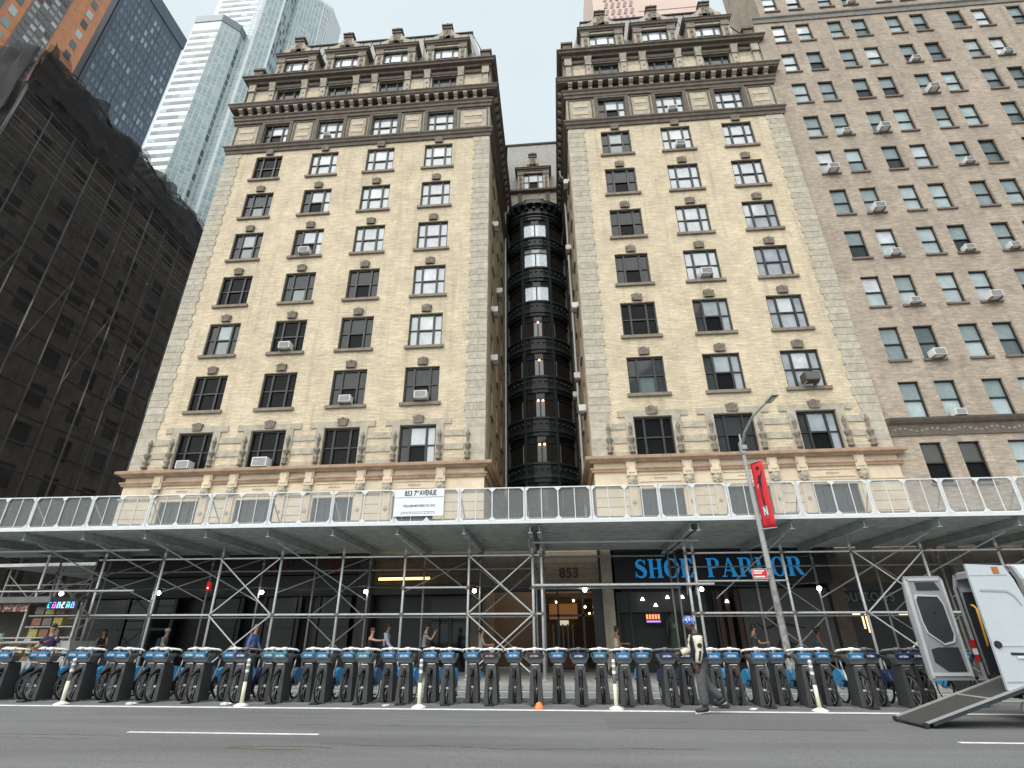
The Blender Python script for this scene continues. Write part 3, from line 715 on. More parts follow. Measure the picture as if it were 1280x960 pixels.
fl.v = [(bow_pt(1-2*i/12, .5)[0], bow_pt(1-2*i/12, .5)[1], 37.97) for i in range(13)]; fl.f = [tuple(range(13))]; part(fl, 'bow_roof', lead)
part(MB().wall((LX1, 39.3, 0), (1, 0, 0), (0, -1, 0), 5.5, 37.9, 41.2, [(1.78, 3.68, 38.3, 40.3)], .2), 'wall', stone)
put3(apt, BCX, 39.3, 39.3, 1.9, 2.0, 'm', sill=False)
for xx in (-1.35, 1.35): part(MB().box(BCX+xx-.2, BCX+xx+.2, 39.15, 39.3, 38, 41), 'pilaster', stone_d)
part(MB().sweep([(LX1, 39.3), (RX0, 39.3)], [(0, 41.0), (.1, 41.1), (.34, 41.2), (.34, 41.42), (0, 41.5)]), 'cornice', stone_d)
dormer(BCX, 39.4, 41.5, .98)
part(MB().hexa([(LX1, 40.0, 41.4), (RX0, 40.0, 41.4), (RX0, 46, 41.4), (LX1, 46, 41.4)], [(LX1, 41.2, 50.0), (RX0, 41.2, 50.0), (RX0, 46, 50.0), (LX1, 46, 50.0)]), 'roof', slate)
part(MB().box(LX1-.2, RX0+.2, 41.1, 46, 50.0, 50.25), 'roof_curb', lead)
part(MB().box(LX1-1.3, LX1-.5, 33.5, 36, 41.6, 45.6), 'chimney', stone_d)
# rain pipes in the court corners
for xx, yy, nm in ((LX1+.12, 36.9, 1), (RX0-.12, 33.2, 1), (LX1+.5, 39.3, 0)):
    b = MB().tube([(xx, yy, 6), (xx, yy, 36.4), (xx, yy, 36.8)], .075, 8)
    if nm: b.tube([(xx, yy, 36.3), (xx+(.25 if xx < 0 else -.25), yy, 36.6), (xx+(.25 if xx < 0 else -.25), yy, 37.2), (xx, yy, 37.5)], .07, 8)
    part(b, 'rain_pipe', galv_w if nm else bowm)

# air conditioners on the avenue front
for (x, z, s_, m_, lb) in (
    (-15.3, 34.5, .7, None, 'small white air conditioner in the second dark cornice-storey window of the left wing'),
    (-15.2, 23.87, 1, None, 'white air conditioner in the left wing, fourth storey below its cornice, second column'),
    (-15.2, 16.9, 1, None, 'white air conditioner in the left wing, second column, three storeys above the stone ledge'),
    (-11.15, 13.33, .95, None, 'white air conditioner, third column of the left wing, one storey above the ledge windows'),
    (-6.95, 13.38, 1.05, None, 'white air conditioner in the column nearest the court on the left wing'),
    (-19.45, 9.85, 1.05, None, 'boxy white air conditioner in the leftmost ledge window of the left wing'),
    (-15.2, 9.85, 1.2, None, 'wide white air conditioner in the second ledge window of the left wing'),
    (9.3, 34.45, .9, None, 'white air conditioner in the middle cornice-storey window of the right wing'),
    (9.35, 31.0, .9, None, 'white air conditioner in the top brick-storey middle window of the right wing'),
    (9.35, 20.5, 1, None, 'white air conditioner in the middle column of the right wing, halfway up'),
    (13.35, 13.38, 1.1, mat('old_brown_metal', (.06, .05, .042), .6), 'old brown air conditioner sticking out of the right wing window above the street lamp')):
    ac(lb, x, FY+(.05 if m_ is None else -.2), z, 0, s_, m_)
k = 0
for side, x, rz, lst in (('left', LX1, R(90), ((28.7, 3, ''), (28.7, 2, ''), (31.6, 4, ''), (28.7, 5, ''))), ('right', RX0, R(-90), ((28.7, 1, ''), (31.6, 5, ''), (28.7, 3, ''), (34.6, 2, ''), (31.6, 2, ''), (28.7, 6, '')))):
    for (yy, i, _) in lst:
        ac('white air conditioner, %s court wall, %s window in, %s storey up' % (side, {28.7: 'first', 31.6: 'second', 34.6: 'third'}[yy], ORD[i]), x, yy, ROWZ[i]-.75, rz, .95)

# ================================================================== tan brick neighbour on the right
nb = thing('apartment_building', 'tan brick apartment block at the right, plain paired sash windows, many air conditioners', 'building', (28, 26, 0))
NX = [18.24, 20.0, 22.28, 24.0, 26.4, 28.14, 30.73, 32.43, 34.87, 36.6, 38.9, 40.6]
NZ = [8.85, 12.12, 15.37, 18.71, 22.03, 25.32, 28.68, 31.95, 35.29, 38.54, 41.87, 45.65, 48.95, 52.2, 55.5]
nx0, nx1 = 16.505, 44
b = MB(); b.wall((nx0, FY+.02, 0), (1, 0, 0), (0, -1, 0), nx1-nx0, 5.3, 43.6, [(x-.5-nx0, x+.5-nx0, z-1.0, z+1.0) for x in NX for z in NZ[:11]], .25); b.wbuild('wall', tbrick, nb)
b = MB(); b.wall((nx0+.75, FY+.02, 0), (1, 0, 0), (0, -1, 0), nx1-nx0-.75, 43.6, 60, [(x-.5-nx0-.75, x+.5-nx0-.75, z-1.0, z+1.0) for x in NX for z in NZ[11:]], .25)
b.quad((nx0+.75, FY+.02, 41), (nx0+.75, FY+4.2, 41), (nx0+.75, FY+4.2, 60), (nx0+.75, FY+.02, 60)); b.quad((nx0+.75, FY+4.2, 41), (nx1, FY+4.2, 41), (nx1, FY+4.2, 60), (nx0+.75, FY+4.2, 60))
b.wbuild('upper_wall', tbrick, nb)
MB().quad((nx0, FY+.02, 0), (nx0, 46, 0), (nx0, 46, 43.6), (nx0, FY+.02, 43.6)).wbuild('side_wall', tbrick, nb)
MB().box(nx0+.1, nx1, FY+.8, 46, 40, 43.5).wbuild('roof', slate, nb)
stone_n = mat('grey_string_stone', (.20, .185, .165), .85, var=.25, scale=3)
MB().sweep([(nx0+.02, FY+.02), (nx1, FY+.02)], [(0, 43.25), (.08, 43.25), (.1, 43.6), (.2, 43.7), (.2, 43.85), (0, 43.9)]).wbuild('string_course', stone_n, nb)
MB().sweep([(nx0+.02, FY+.02), (nx1, FY+.02)], [(0, 10.2), (.06, 10.2), (.08, 10.75), (.2, 10.82), (.3, 10.95), (.34, 11.05), (0, 11.1)]).wbuild('ledge', stone_d, nb)
go = MB()
for i in range(110): go.ball((nx0+.3+i*.25, FY-.05, 10.48+.07*math.sin(i*1.1)), .085, 6, (1, .5, 1))
o = go.wbuild('carved_frieze', stone_n, nb); o['kind'] = 'stuff'
rn = random.Random(11)
nsill = mat('neighbour_sill', (.16, .125, .10), .85, var=.2)
for i, z in enumerate(NZ):
    for j, x in enumerate(NX):
        if i < 1: mu, ml = (g_brn, g_dark) if j < 2 else (g_blue2, g_blue2)
        else: mu, ml = rn.choice([(g_blue, g_blue), (g_blue2, g_blue), (g_blue, g_teal), (g_blue2, g_blue2), (g_blue, g_mid), (g_wht, g_blue2), (g_teal, g_teal), (g_blue, g_blue2)])
        if i in (10, 9) and j == 7: mu, ml = g_wht, g_wht
        put2(nb, x, FY+.02, z, 1.0, 2.0, mu, ml, True, 0, nsill)
for (j, i, w_) in ((1, 1, ''), (1, 2, ''), (1, 3, ''), (3, 3, ''), (1, 4, ''), (3, 4, ''), (4, 4, ''), (0, 6, ''), (1, 7, ''), (2, 7, ''), (4, 6, ''), (4, 8, ''), (4, 9, ''), (7, 9, ''), (3, 11, ''), (1, 5, '')):
    ac('white air conditioner on the tan brick block, %s window column, %s row above shed' % (ORD[j], ORD[i]), NX[j], FY+(.02 if (i+j) % 3 else -.12), NZ[i]-.83, 0, .78 if (i+j) % 3 else .92)
# ground floor of the neighbour, in the shade of the shed
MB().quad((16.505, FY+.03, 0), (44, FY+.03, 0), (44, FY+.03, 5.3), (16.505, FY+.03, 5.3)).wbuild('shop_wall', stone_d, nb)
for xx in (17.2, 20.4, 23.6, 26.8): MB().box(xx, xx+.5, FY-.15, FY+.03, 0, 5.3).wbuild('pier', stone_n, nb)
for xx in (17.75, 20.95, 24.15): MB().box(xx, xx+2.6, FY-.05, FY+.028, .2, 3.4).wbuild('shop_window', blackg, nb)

# ================================================================== ground floor of the twin-winged house
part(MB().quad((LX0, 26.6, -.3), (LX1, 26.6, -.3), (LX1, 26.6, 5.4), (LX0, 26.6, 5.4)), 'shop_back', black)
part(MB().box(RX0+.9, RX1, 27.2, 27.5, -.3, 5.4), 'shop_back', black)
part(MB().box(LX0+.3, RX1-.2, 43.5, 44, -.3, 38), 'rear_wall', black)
part(MB().quad((LX1, 31, -.3), (RX0+.9, 31, -.3), (RX0+.9, 31, 5.4), (LX1, 31, 5.4)), 'lobby_back', mat('lobby_wall', (.10, .055, .028), .7))
grey_pier = mat('grey_shop_pier', (.038, .038, .038), .7, var=.2)
brown_st = mat('brownish_shop_stone', (.095, .072, .050), .8, var=.3, scale=2)
def gbox(x0, x1, z0, z1, m, name, y=FY-.02, d=.5): return part(MB().box(x0, x1, y, y+d, z0, z1), name, m)
# shopfront on the corner
gbox(LX0, -9.3, 4.25, 5.25, mat('dark_red_fascia', (.010, .006, .007), .5), 'shop_fascia', FY-.15, .3)
gbox(LX0, -9.3, 3.45, 4.2, black, 'fascia_band', FY-.1, .2)
gbox(LX0, -9.3, 3.3, 3.44, grey_pier, 'shop_lintel', FY-.2, .35)
shopdark = mat('shop_panel_grey', (.018, .019, .019), .35, var=.2)
for i, (a, b_) in enumerate(((-22.4, -20.6), (-20.4, -18.2), (-16.2, -15.0), (-13.6, -12.2), (-11.0, -9.6))):
    gbox(a, b_, .2, 3.25, shopdark if i not in (1,) else blackg, 'shop_window', FY+.02, .1)
    gbox(a+.12, b_-.12, 1.9, 2.02, black, 'glazing_bar', FY-.01, .05)
for a in (-20.6, -18.2, -16.4, -14.9, -13.8, -12.1, -11.2): gbox(a+.01, a+.17, .1, 3.28, black, 'mullion', FY-.06, .2)
redl = mat('dull_red_letter', (.06, .006, .005), .6)
for t_, xx in (('R', -13.2), ('E', -12.4), ('A', -9.95), ('S', -8.9)):
    wput('sign_letter', text_mesh(t_, 1.0, .02, bold=.02), redl, apt, (xx-.4, FY-.2, 4.75), rot=FACE)
gbox(-10.9, -10.2, 4.3, 5.0, redl, 'red_sign_box', FY-.22, .08)
part(MB().box(-9.25, -8.6, FY-.25, FY+.3, 0, 5.3), 'pier', grey_pier)
gbox(-8.6, -3.5, 3.75, 5.3, brown_st, 'stone_band', FY, .3)
for zz in (4.2, 4.62, 5.0): gbox(-8.6, -3.5, zz, zz+.05, stone_d, 'moulding', FY-.06, .1)
gbox(-8.6, -3.5, 3.3, 3.72, grey_pier, 'shop_lintel', FY-.12, .3)
gbox(-6.0, -3.95, 0, 3.2, grey_pier, 'service_door_frame', FY+.05, .3)
for a in (-5.75, -4.85): gbox(a, a+.78, .15, 2.35, blackg, 'service_door', FY+.02, .05)
gbox(-5.78, -4.05, 2.45, 3.1, shopdark, 'transom_panel', FY+.02, .04)
gbox(-3.95, -3.5, 0, 3.28, stone_d, 'pier', FY-.1, .4)
# court entrance with the lobby
gbox(-3.5, 2.05, 3.6, 5.3, mat('entrance_pale_brick', (.22, .18, .13), .85, var=.2, scale=6), 'entrance_wall', FY+.1, .4)
for q in range(6): gbox(-3.5, 2.05, 3.82+q*.25, 3.832+q*.25, stone_d, 'wall_joint', FY+.094, .05)
gbox(-3.5, 2.05, 3.38, 3.6, grey_pier, 'entrance_lintel', FY-.05, .5)
gbox(-3.5, -1.15, 3.6, 5.3, stone_d, 'dark_upper_panel', FY+.02, .1)
gbox(-1.05, -.55, 0, 3.38, black, 'door_frame', FY, .4); gbox(1.55, 2.0, 0, 3.38, black, 'door_frame', FY, .4)
for xx in (-.02, 1.1): gbox(xx-.045, xx+.045, 0, 3.38, black, 'door_mullion', FY+.1, .08)
gbox(-.55, 1.55, 2.3, 2.4, black, 'door_transom', FY+.1, .07)
gbox(-.1, .9, .15, .95, mat('wood_panel', (.13, .04, .015), .5), 'reception_desk', 29, .6)
gbox(-1.1, 2.2, 3.15, 3.3, mat('lobby_ceiling', (.20, .11, .05), .7), 'lobby_ceiling', FY+.5, 4.4)
part(MB().box(-.5, 1.0, 30.8, 30.9, 2.35, 3.1), 'lit_panel', mat('lobby_glow', (.3, .15, .06), .6, emit=(1, .42, .12), es=.07))
part(MB().box(.05, .5, 30.7, 30.79, 2.05, 2.28), 'lit_strip', mat('lobby_strip', (.5, .5, .4), .6, emit=(1, .9, .7), es=.3))
lb = MB()
for k in range(5): lb.box(-.35+k*.25, -.27+k*.25, 30.4, 30.5, .9, 2.1)
part(lb, 'lobby_shelf', mat('shelf_metal', (.25, .22, .18), .4))
spot = mat('warm_spot', (1, .8, .5), .5, var=0, emit=(1, .72, .40), es=7)
for i, (xx, yy, zz, w_) in enumerate(((.75, 28.5, 3.1, 'above the door'), (1.25, 27.3, 2.75, 'lower, on the right'), (1.42, 27, 2.45, 'lowest, by the right door frame'), (-.1, 29.4, 3.1, 'deep inside on the left'))):
    o = MB().ball((xx, yy, zz), .05, 8).build('lobby_lamp', spot); tag(o, 'tiny warm lamp inside the lobby, %s' % w_, 'lamp', 'lobby lamps')
nums = text_mesh('853', .62, .02, bold=.015); wput('house_number', nums, mat('dark_bronze', (.06, .035, .022), .5, metal=.4), apt, (.55, FY+.07, 4.13), rot=FACE)
part(MB().box(2.0, 2.5, FY-.12, FY+.3, 0, 5.3), 'pier', stone)
part(MB().tube([(1.95, FY-.1, 3.7), (1.95, FY-.1, 5.3)], .05, 6), 'wall_pipe', black)
# shoe shop
gbox(2.6, 11.9, .1, .45, black, 'stall_riser', FY-.02, .2)
gbox(2.6, 6.9, .45, 3.3, mat('display_back', (.018, .02, .02), .6), 'display_back', FY+.5, .1)
gbox(2.7, 6.6, 2.45, 3.3, mat('grey_display_header', (.045, .048, .048), .6), 'display_header', FY+.3, .05)
for xx in (2.6, 3.15, 6.85): gbox(xx, xx+.07, .45, 3.3, grey_pier, 'mullion', FY-.02, .1)
for xx, mm in ((6.95, 'w'), (7.3, 'w'), (7.75, 'w')): gbox(xx, xx+.2, .1, 3.3, mat('red_brown_post', (.05, .022, .016), .6), 'shop_post', FY-.04, .2)
gbox(8.0, 11.75, .3, 3.35, mat('grey_poster_wall', (.07, .069, .067), .6, var=.15), 'poster_panel', FY-.02, .05)
# plain leaping silhouettes on the poster wall
sil = mat('silhouette_print', (.01, .01, .01), .7)
sl = MB()
def limb(x0, z0, x1, z1, w): 
    d = Vector((x1-x0, z1-z0)).normalized(); n = Vector((-d.y, d.x))*w
    sl.quad((x0-n.x, FY-.024, z0-n.y), (x0+n.x, FY-.024, z0+n.y), (x1+n.x*.5, FY-.024, z1+n.y*.5), (x1-n.x*.5, FY-.024, z1-n.y*.5))
for a in ((9.35, 2.1, 9.55, 1.5, .14), (9.5, 1.95, 10.5, 1.75, .06), (9.5, 1.95, 8.75, 1.7, .07), (8.78, 1.72, 8.5, 2.0, .05), (9.55, 1.5, 9.95, .7, .1), (9.55, 1.5, 9.1, .8, .1), (9.1, .8, 8.8, .9, .06), (9.6, 1.2, 10.4, 1.0, .04)): limb(*a)
sl.prism(arc(9.3, 2.3, .16, 0, 360, 12)[:-1], FY-.03, FY-.022)
part(sl, 'silhouette_print', sil)
part(MB().box(11.8, 12.4, FY-.2, FY+.1, 0, 5.3), 'pier', brown_st)
gbox(12.4, 16.45, 3.5, 5.3, stone_d, 'stone_band', FY, .2)
gbox(12.5, 16.3, .3, 3.2, black, 'shop_window', FY+.05, .05)
gbox(12.4, 16.45, 3.2, 3.5, black, 'shop_fascia', FY-.1, .1)
gbox(11.95, 16.5, 5.0, 5.3, stone, 'stone_band', FY-.02, .1)
wput('sign_letter', text_mesh('Suttons', .8, .01, bold=.0, sx=.9), mat('dull_grey_lettering', (.13, .14, .14), .5), apt, (13.35, FY-.13, 3.0), rot=(R(90), 0, 0))
gl = mat('warm_shop_light', (.9, .6, .3), .5, var=0, emit=(1, .6, .28), es=1.6)
for i, (xx, zz, w_, h_) in enumerate(((12.6, 2.25, .3, .06), (13.1, 1.55, .08, .75), (12.95, 1.7, .05, .5), (14.5, 2.2, .35, .05), (14.9, 1.9, .1, .1))): part(MB().box(xx, xx+w_, FY+.02, FY+.05, zz, zz+h_), 'lit_display', gl)
# inside-the-shop spotlights and the neon notice
sp = mat('shop_spot', (1, 1, 1), .4, var=0, emit=(1, .97, .9), es=2.2)
for i, (xx, zz) in enumerate(((3.75, 2.95), (4.85, 3.02), (5.5, 3.02), (4.3, 2.7), (7.4, 2.82))):
    o = MB().lathe([(.03, 0), (.09, -.12), (.1, -.13), (0, -.13)], (xx, FY-.06, zz+.1), 8).build('shop_spotlight', sp); tag(o, 'white spotlight in the shoe shop window, %s from the left' % ORD[[0, 2, 3, 1, 4][i]], 'spotlight', 'shop window spotlights')
nn = thing('neon_notice', 'small orange and violet lit notice hanging in the shoe shop window', 'notice', (4.15, FY+.05, 2.2))
MB().box(-.35, .35, 0, .03, -.22, .22).build('board', mat('notice_back', (.05, .012, .03), .6), nn)
nm_ = mat('notice_orange', (.9, .3, .1), .5, var=0, emit=(1, .3, .12), es=.8)
for q in range(5): MB().box(-.3+q*.125, -.22+q*.125, -.012, -.001, -.04, .15).build('tube_letter', nm_, nn)
MB().box(-.3, .3, -.012, -.001, -.17, -.1).build('tube_bar', mat('notice_violet', (.4, .15, .6), .5, var=0, emit=(.55, .3, .8), es=.6), nn)
# dress form
df = thing('dress_form', 'headless mannequin in a long dark grey-green dress in the shoe shop window', 'mannequin', (5.0, FY+.18, .45))
MB().lathe([(.05, 1.95), (.06, 1.85), (.2, 1.78), (.22, 1.6), (.16, 1.25), (.22, 1.0), (.26, .6), (.3, .15), (.0, .15)][::-1], seg=12).build('dress', mat('grey_green_dress', (.045, .06, .05), .7), df, True)
for s_ in (-1, 1): MB().tube([(s_*.2, 0, 1.72), (s_*.27, 0, 1.35), (s_*.3, -.03, 1.0)], [.055, .05, .04], 8).build('sleeve', mat('grey_green_dress', (.045, .06, .05), .7), df, True)
MB().box(-.06, .06, -.2, -.17, 1.35, 1.55).build('green_print', mat('green_print', (.12, .25, .08), .6), df)
MB().tube([(0, 0, 0), (0, 0, .2)], .03, 6).build('stand', galv, df)

# the SHOE PARLOR fascia: serif capitals built by hand
ss = thing('shop_sign', 'long black shop sign with large blue serif letters reading SHOE PARLOR', 'sign', (2.6, FY-.35, 3.5))
MB().box(0, 9.35, 0, .33, 0, 1.48).build('sign_board', mat('sign_black', (.004, .005, .009), .55, var=.2), ss)
MB().box(-.02, 9.37, -.04, 0, 1.482, 1.55).build('sign_trim', grey_pier, ss)
blue_l = mat('sign_blue', (.012, .16, .36), .5, var=.08, emit=(.012, .20, .48), es=.32)
def ell(cx, cz, rx, rz, a0, a1, n=16): return [(cx+rx*math.cos(R(a0+(a1-a0)*i/n)), cz+rz*math.sin(R(a0+(a1-a0)*i/n))) for i in range(n+1)]
def ring(b, cx, cz, rx, rz, ix, iz, a0, a1, n=20):
    o_ = ell(cx, cz, rx, rz, a0, a1, n); i_ = ell(cx, cz, ix, iz, a0, a1, n)
    for k in range(n): b.prism([o_[k], o_[k+1], i_[k+1], i_[k]], -.05, 0)
def rect(b, x0, x1, z0, z1): b.prism([(x0, z0), (x1, z0), (x1, z1), (x0, z1)], -.05, 0)
def glyph(ch):
    b = MB(); t = .055
    def stem(x, w=.19): rect(b, x, x+w, t, 1-t); rect(b, x-.07, x+w+.07, 0, t); rect(b, x-.07, x+w+.07, 1-t, 1)
    if ch == 'H': stem(.09); stem(.55); rect(b, .28, .55, .47, .53); w = .84
    elif ch == 'O': ring(b, .43, .5, .42, .52, .21, .46, 0, 360, 28); w = .86
    elif ch == 'E': stem(.09); rect(b, .28, .66, 0, .06); rect(b, .28, .64, .94, 1); rect(b, .28, .5, .47, .53); rect(b, .47, .52, .38, .62); b.prism([(.6, .0), (.72, .3), (.66, .3), (.5, .05)], -.05, 0); b.prism([(.5, .95), (.63, .72), (.68, .72), (.64, 1)], -.05, 0); w = .74
    elif ch == 'P': stem(.09); rect(b, .28, .46, .94, 1); rect(b, .28, .46, .46, .51); ring(b, .44, .73, .27, .27, .09, .21, -90, 90, 14); w = .74
    elif ch == 'R': stem(.09); rect(b, .28, .46, .94, 1); rect(b, .28, .46, .47, .52); ring(b, .44, .735, .27, .265, .09, .21, -90, 90, 14); b.prism([(.38, .5), (.62, .08), (.78, .0), (.92, 0), (.92, .05), (.82, .07), (.56, .5)], -.05, 0); w = .9
    elif ch == 'A': b.prism([(.42, 1.0), (.50, 1.0), (.84, .05), (.6, .05)], -.05, 0); b.prism([(.42, 1.0), (.46, .9), (.17, .05), (.11, .05)], -.05, 0); rect(b, .24, .62, .3, .36); rect(b, .02, .28, 0, t); rect(b, .52, .92, 0, t); w = .92
    elif ch == 'L': stem(.09); rect(b, .28, .66, 0, .06); b.prism([(.6, .0), (.73, .32), (.67, .32), (.5, .05)], -.05, 0); w = .74
    elif ch == 'S':
        c_ = [(.60, .76), (.54, .9), (.40, .965), (.24, .93), (.15, .80), (.19, .67), (.33, .57), (.50, .46), (.59, .32), (.56, .15), (.42, .045), (.26, .05), (.13, .14), (.09, .27)]
        wd = [.02, .03, .04, .055, .085, .105, .12, .12, .105, .085, .05, .04, .03, .02]
        for k in range(len(c_)-1):
            (xa, za), (xb, zb) = c_[k], c_[k+1]
            def nn_(q):
                a_ = c_[max(0, q-1)]; b2 = c_[min(len(c_)-1, q+1)]; d_ = Vector((b2[0]-a_[0], b2[1]-a_[1])).normalized(); return Vector((-d_.y, d_.x))*wd[q]
            n1, n2 = nn_(k), nn_(k+1)
            b.prism([(xa-n1.x, za-n1.y), (xb-n2.x, zb-n2.y), (xb+n2.x, zb+n2.y), (xa+n1.x, za+n1.y)], -.05, 0)
        rect(b, .585, .625, .70, .98); rect(b, .065, .105, .03, .33); w = .72
    return b, w
gx = .88; gsz = .80
cache = {}
for ch in 'SHOE PARLOR':
    if ch == ' ': gx += .52; continue
    if ch not in cache: gb, w = glyph(ch); cache[ch] = (gb.mesh('letter'), w)
    me, w = cache[ch]
    o = put('letter', me, blue_l, ss, (gx, 0, .33)); o.scale = (gsz, 1, gsz); gx += (w+.055)*gsz*.985

# yellow tube light over the passage, and the string of bulbs under the shed
yt = thing('tube_light', 'long glowing yellow tube light over the dark shop passage', 'light', (-8.28, FY-.3, 3.98))
MB().tube([(0, 0, 0), (2.4, 0, 0)], .06, 8).build('tube', mat('yellow_glow', (1, .8, .2), .5, var=0, emit=(1, .72, .22), es=1.5), yt)
MB().box(.05, 2.35, .07, .14, -.06, .06).build('housing', grey_pier, yt)
bulb_m = mat('bulb_white', (1, 1, 1), .4, var=0, emit=(1, .97, .88), es=14)
BX = [-22.3, -17.67, -12.92, -8.26, -3.53, 1.13, 5.91, 10.58]
for i, bx in enumerate(BX):
    t = thing('light_bulb', 'bare white work bulb hanging under the scaffold shed, %s from the left' % ORD[i], 'light bulb', (bx, 24, 3.27+G(bx)), 0, 'work bulbs on a string under the shed')
    MB().ball((0, 0, 0), .085, 10).build('glass', bulb_m, t, True); MB().lathe([(.04, .07), (.035, .16), (.0, .16)], seg=8).build('socket', black, t)
cb = MB()
for i in range(len(BX)-1):
    P_ = [(BX[i]+(BX[i+1]-BX[i])*k/6, 24, 3.46+G(BX[i])-.1*math.sin(math.pi*k/6)) for k in range(7)]; cb.tube(P_, .014, 5)
tag(cb.build('light_cable', mat('grey_cable', (.14, .14, .14), .6)), 'thin grey cable carrying the work bulbs under the shed', 'cable')
for i in range(len(BX)-1): pass

# ================================================================== sidewalk shed
shed = thing('sidewalk_shed', 'long galvanised scaffold shed over the sidewalk with a white mesh parapet', 'scaffold', (0, 19.3, 0))
SX0, SX1 = -27.5, 23.0
def sp_(mb, name, m=galv, smooth=False): return mb.wbuild(name, m, shed, smooth)
DZ = 5.16
# corrugated deck underside: long shallow troughs, in lengths
def deck_len(x0, x1):
    b = MB(); n = 17; w = (25.75-19.35)/n
    for k in range(n):
        y0 = 19.35+k*w
        pr = [(y0, DZ), (y0+w*.55, DZ), (y0+w*.62, DZ-.045), (y0+w*.93, DZ-.045), (y0+w, DZ)]
        for q in range(4):
            (ya, za), (yb, zb) = pr[q], pr[q+1]; b.quad((x0, ya, za+G(x0)), (x1, ya, za+G(x1)), (x1, yb, zb+G(x1)), (x0, yb, zb+G(x0)))
    return b
xx = SX0
while xx < SX1-1:
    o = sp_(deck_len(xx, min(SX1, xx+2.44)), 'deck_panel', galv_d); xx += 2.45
sp_(MB().hexa([(SX0, 19.32, DZ+.01+G(SX0)), (SX1, 19.32, DZ+.01+G(SX1)), (SX1, 25.8, DZ+.01+G(SX1)), (SX0, 25.8, DZ+.01+G(SX0))], [(SX0, 19.32, DZ+.09+G(SX0)), (SX1, 19.32, DZ+.09+G(SX1)), (SX1, 25.8, DZ+.09+G(SX1)), (SX0, 25.8, DZ+.09+G(SX0))]), 'deck', galv_d)
PX = [-22.9, -20.45, -18.0, -15.5, -13.1, -10.67, -8.2, -5.76, -3.3, 8.18, 10.6, 13.04, 15.6, 18.0, 20.5]
ENT = [-.9, -.57, 4.74, 5.02]
def ibeam(p0, p1, h=.26, w=.16):
    p0, p1 = Vector(p0), Vector(p1); d = (p1-p0).normalized(); n = Vector((-d.y, d.x, 0)).normalized()
    b = MB()
    for (wa, za, zb) in ((w/2, 0, .025), (.012, .025, h-.025), (w/2, h-.025, h)):
        q = [p0-n*wa, p1-n*wa, p1+n*wa, p0+n*wa]
        b.hexa([(v.x, v.y, v.z+za) for v in q], [(v.x, v.y, v.z+zb) for v in q])
    return b
for x in PX+ENT:
    if x in (-.57, 5.02): pass
    sp_(ibeam((x, 19.5, DZ-.31+G(x)), (x, 25.2, DZ-.31+G(x))), 'cross_beam', galv_d)
postf = {}
def post(x, y, r=.045, z1=None):
    b = MB(); z0 = G(x)+.14; z1 = z1 or DZ-.32+G(x)
    b.tube([(x, y, z0+.01), (x, y, z1)], r, 8); b.box(x-.1, x+.1, y-.1, y+.1, z0-.005, z0+.012); b.box(x-.09, x+.09, y-.09, y+.09, z1-.012, z1); b.tube([(x, y, z1-.45), (x, y, z1-.3)], r*1.25, 8)
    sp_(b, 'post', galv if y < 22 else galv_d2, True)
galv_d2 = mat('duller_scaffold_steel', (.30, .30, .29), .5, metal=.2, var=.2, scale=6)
YF, YB = 20.9, 24.1
for x in PX+ENT:
    post(x, YF, .05 if x in ENT else .045); post(x, YB, .042)
    wb = MB().hexa([(x-.35, YF-.16, G(x)+.131), (x+.35, YF-.16, G(x)+.131), (x+.35, YF+.16, G(x)+.131), (x-.35, YF+.16, G(x)+.131)], [(x-.35, YF-.16, G(x)+.134+.035), (x+.35, YF-.16, G(x)+.134+.035), (x+.35, YF+.16, G(x)+.134+.035), (x-.35, YF+.16, G(x)+.134+.035)]) if 0 else None
def bar(x0, x1, y, z, r=.032, m=galv, nm='rail'):
    sp_(MB().tube([(x0, y, z+G(x0)), (x1, y, z+G(x1))], r, 6), nm, m)
bar(-22.9, -.57, YF-.05, 2.24, .036); bar(4.74, 20.6, YF-.05, 2.24, .036)
bar(-18.2, -.57, YF-.05, 4.27); bar(4.74, 20.6, YF-.05, 4.27)
bar(-22.9, -16.4, YF-.06, 3.12, .036); bar(-24, -16.1, YF-.2, 4.62, .045)
bar(-5.76, -3.3, YF-.05, 3.15, .034)
bar(-.9, 5.6, YF-.08, 3.2, .045); bar(-.9, 5.3, YF-.08, 4.72, .034)
bar(-1.2, 5.1, YB-.05, 3.35, .04, galv_d2); bar(-1.2, 4.6, YB-.05, 4.62, .034, galv_d2)
bar(5.0, 8.18, YF-.05, 3.3, .03)
bar(-22.9, -.9, YB-.05, 4.15, .03, galv_d2); bar(4.74, 20.6, YB-.05, 4.15, .03, galv_d2)
bar(-22.9, -.9, YB-.05, 2.25, .028, galv_d2); bar(5.0, 20.6, YB-.05, 2.25, .028, galv_d2)
def brace(a, b_, r=.025, m=galv): sp_(MB().tube([a, b_], r, 6), 'brace', m)
def xbay(x0, x1, y, z0, z1, m=galv):
    brace((x0, y-.1, z0+G(x0)), (x1, y-.1, z1+G(x1)), .025, m); brace((x0, y-.15, z1+G(x0)), (x1, y-.15, z0+G(x1)), .025, m)
for (x0, x1) in ((-13.1, -10.67), (-3.3, -.9), (10.6, 13.04), (18.0, 20.5)):
    xbay(x0, x1, YF, 2.24, 4.27); xbay(x0, x1, YF, .25, 2.24)
for (x0, x1) in ((-10.67, -8.2), (-3.3, -.9), (8.18, 10.6), (13.04, 15.6), (-22.9, -20.45)):
    xbay(x0, x1, YB, 2.24, 4.15, galv_d2); xbay(x0, x1, YB, .3, 2.24, galv_d2)
al = [-22.9, -20.45, -18.0, -15.5, -13.1, -10.67, -8.2, -5.76, -3.3]
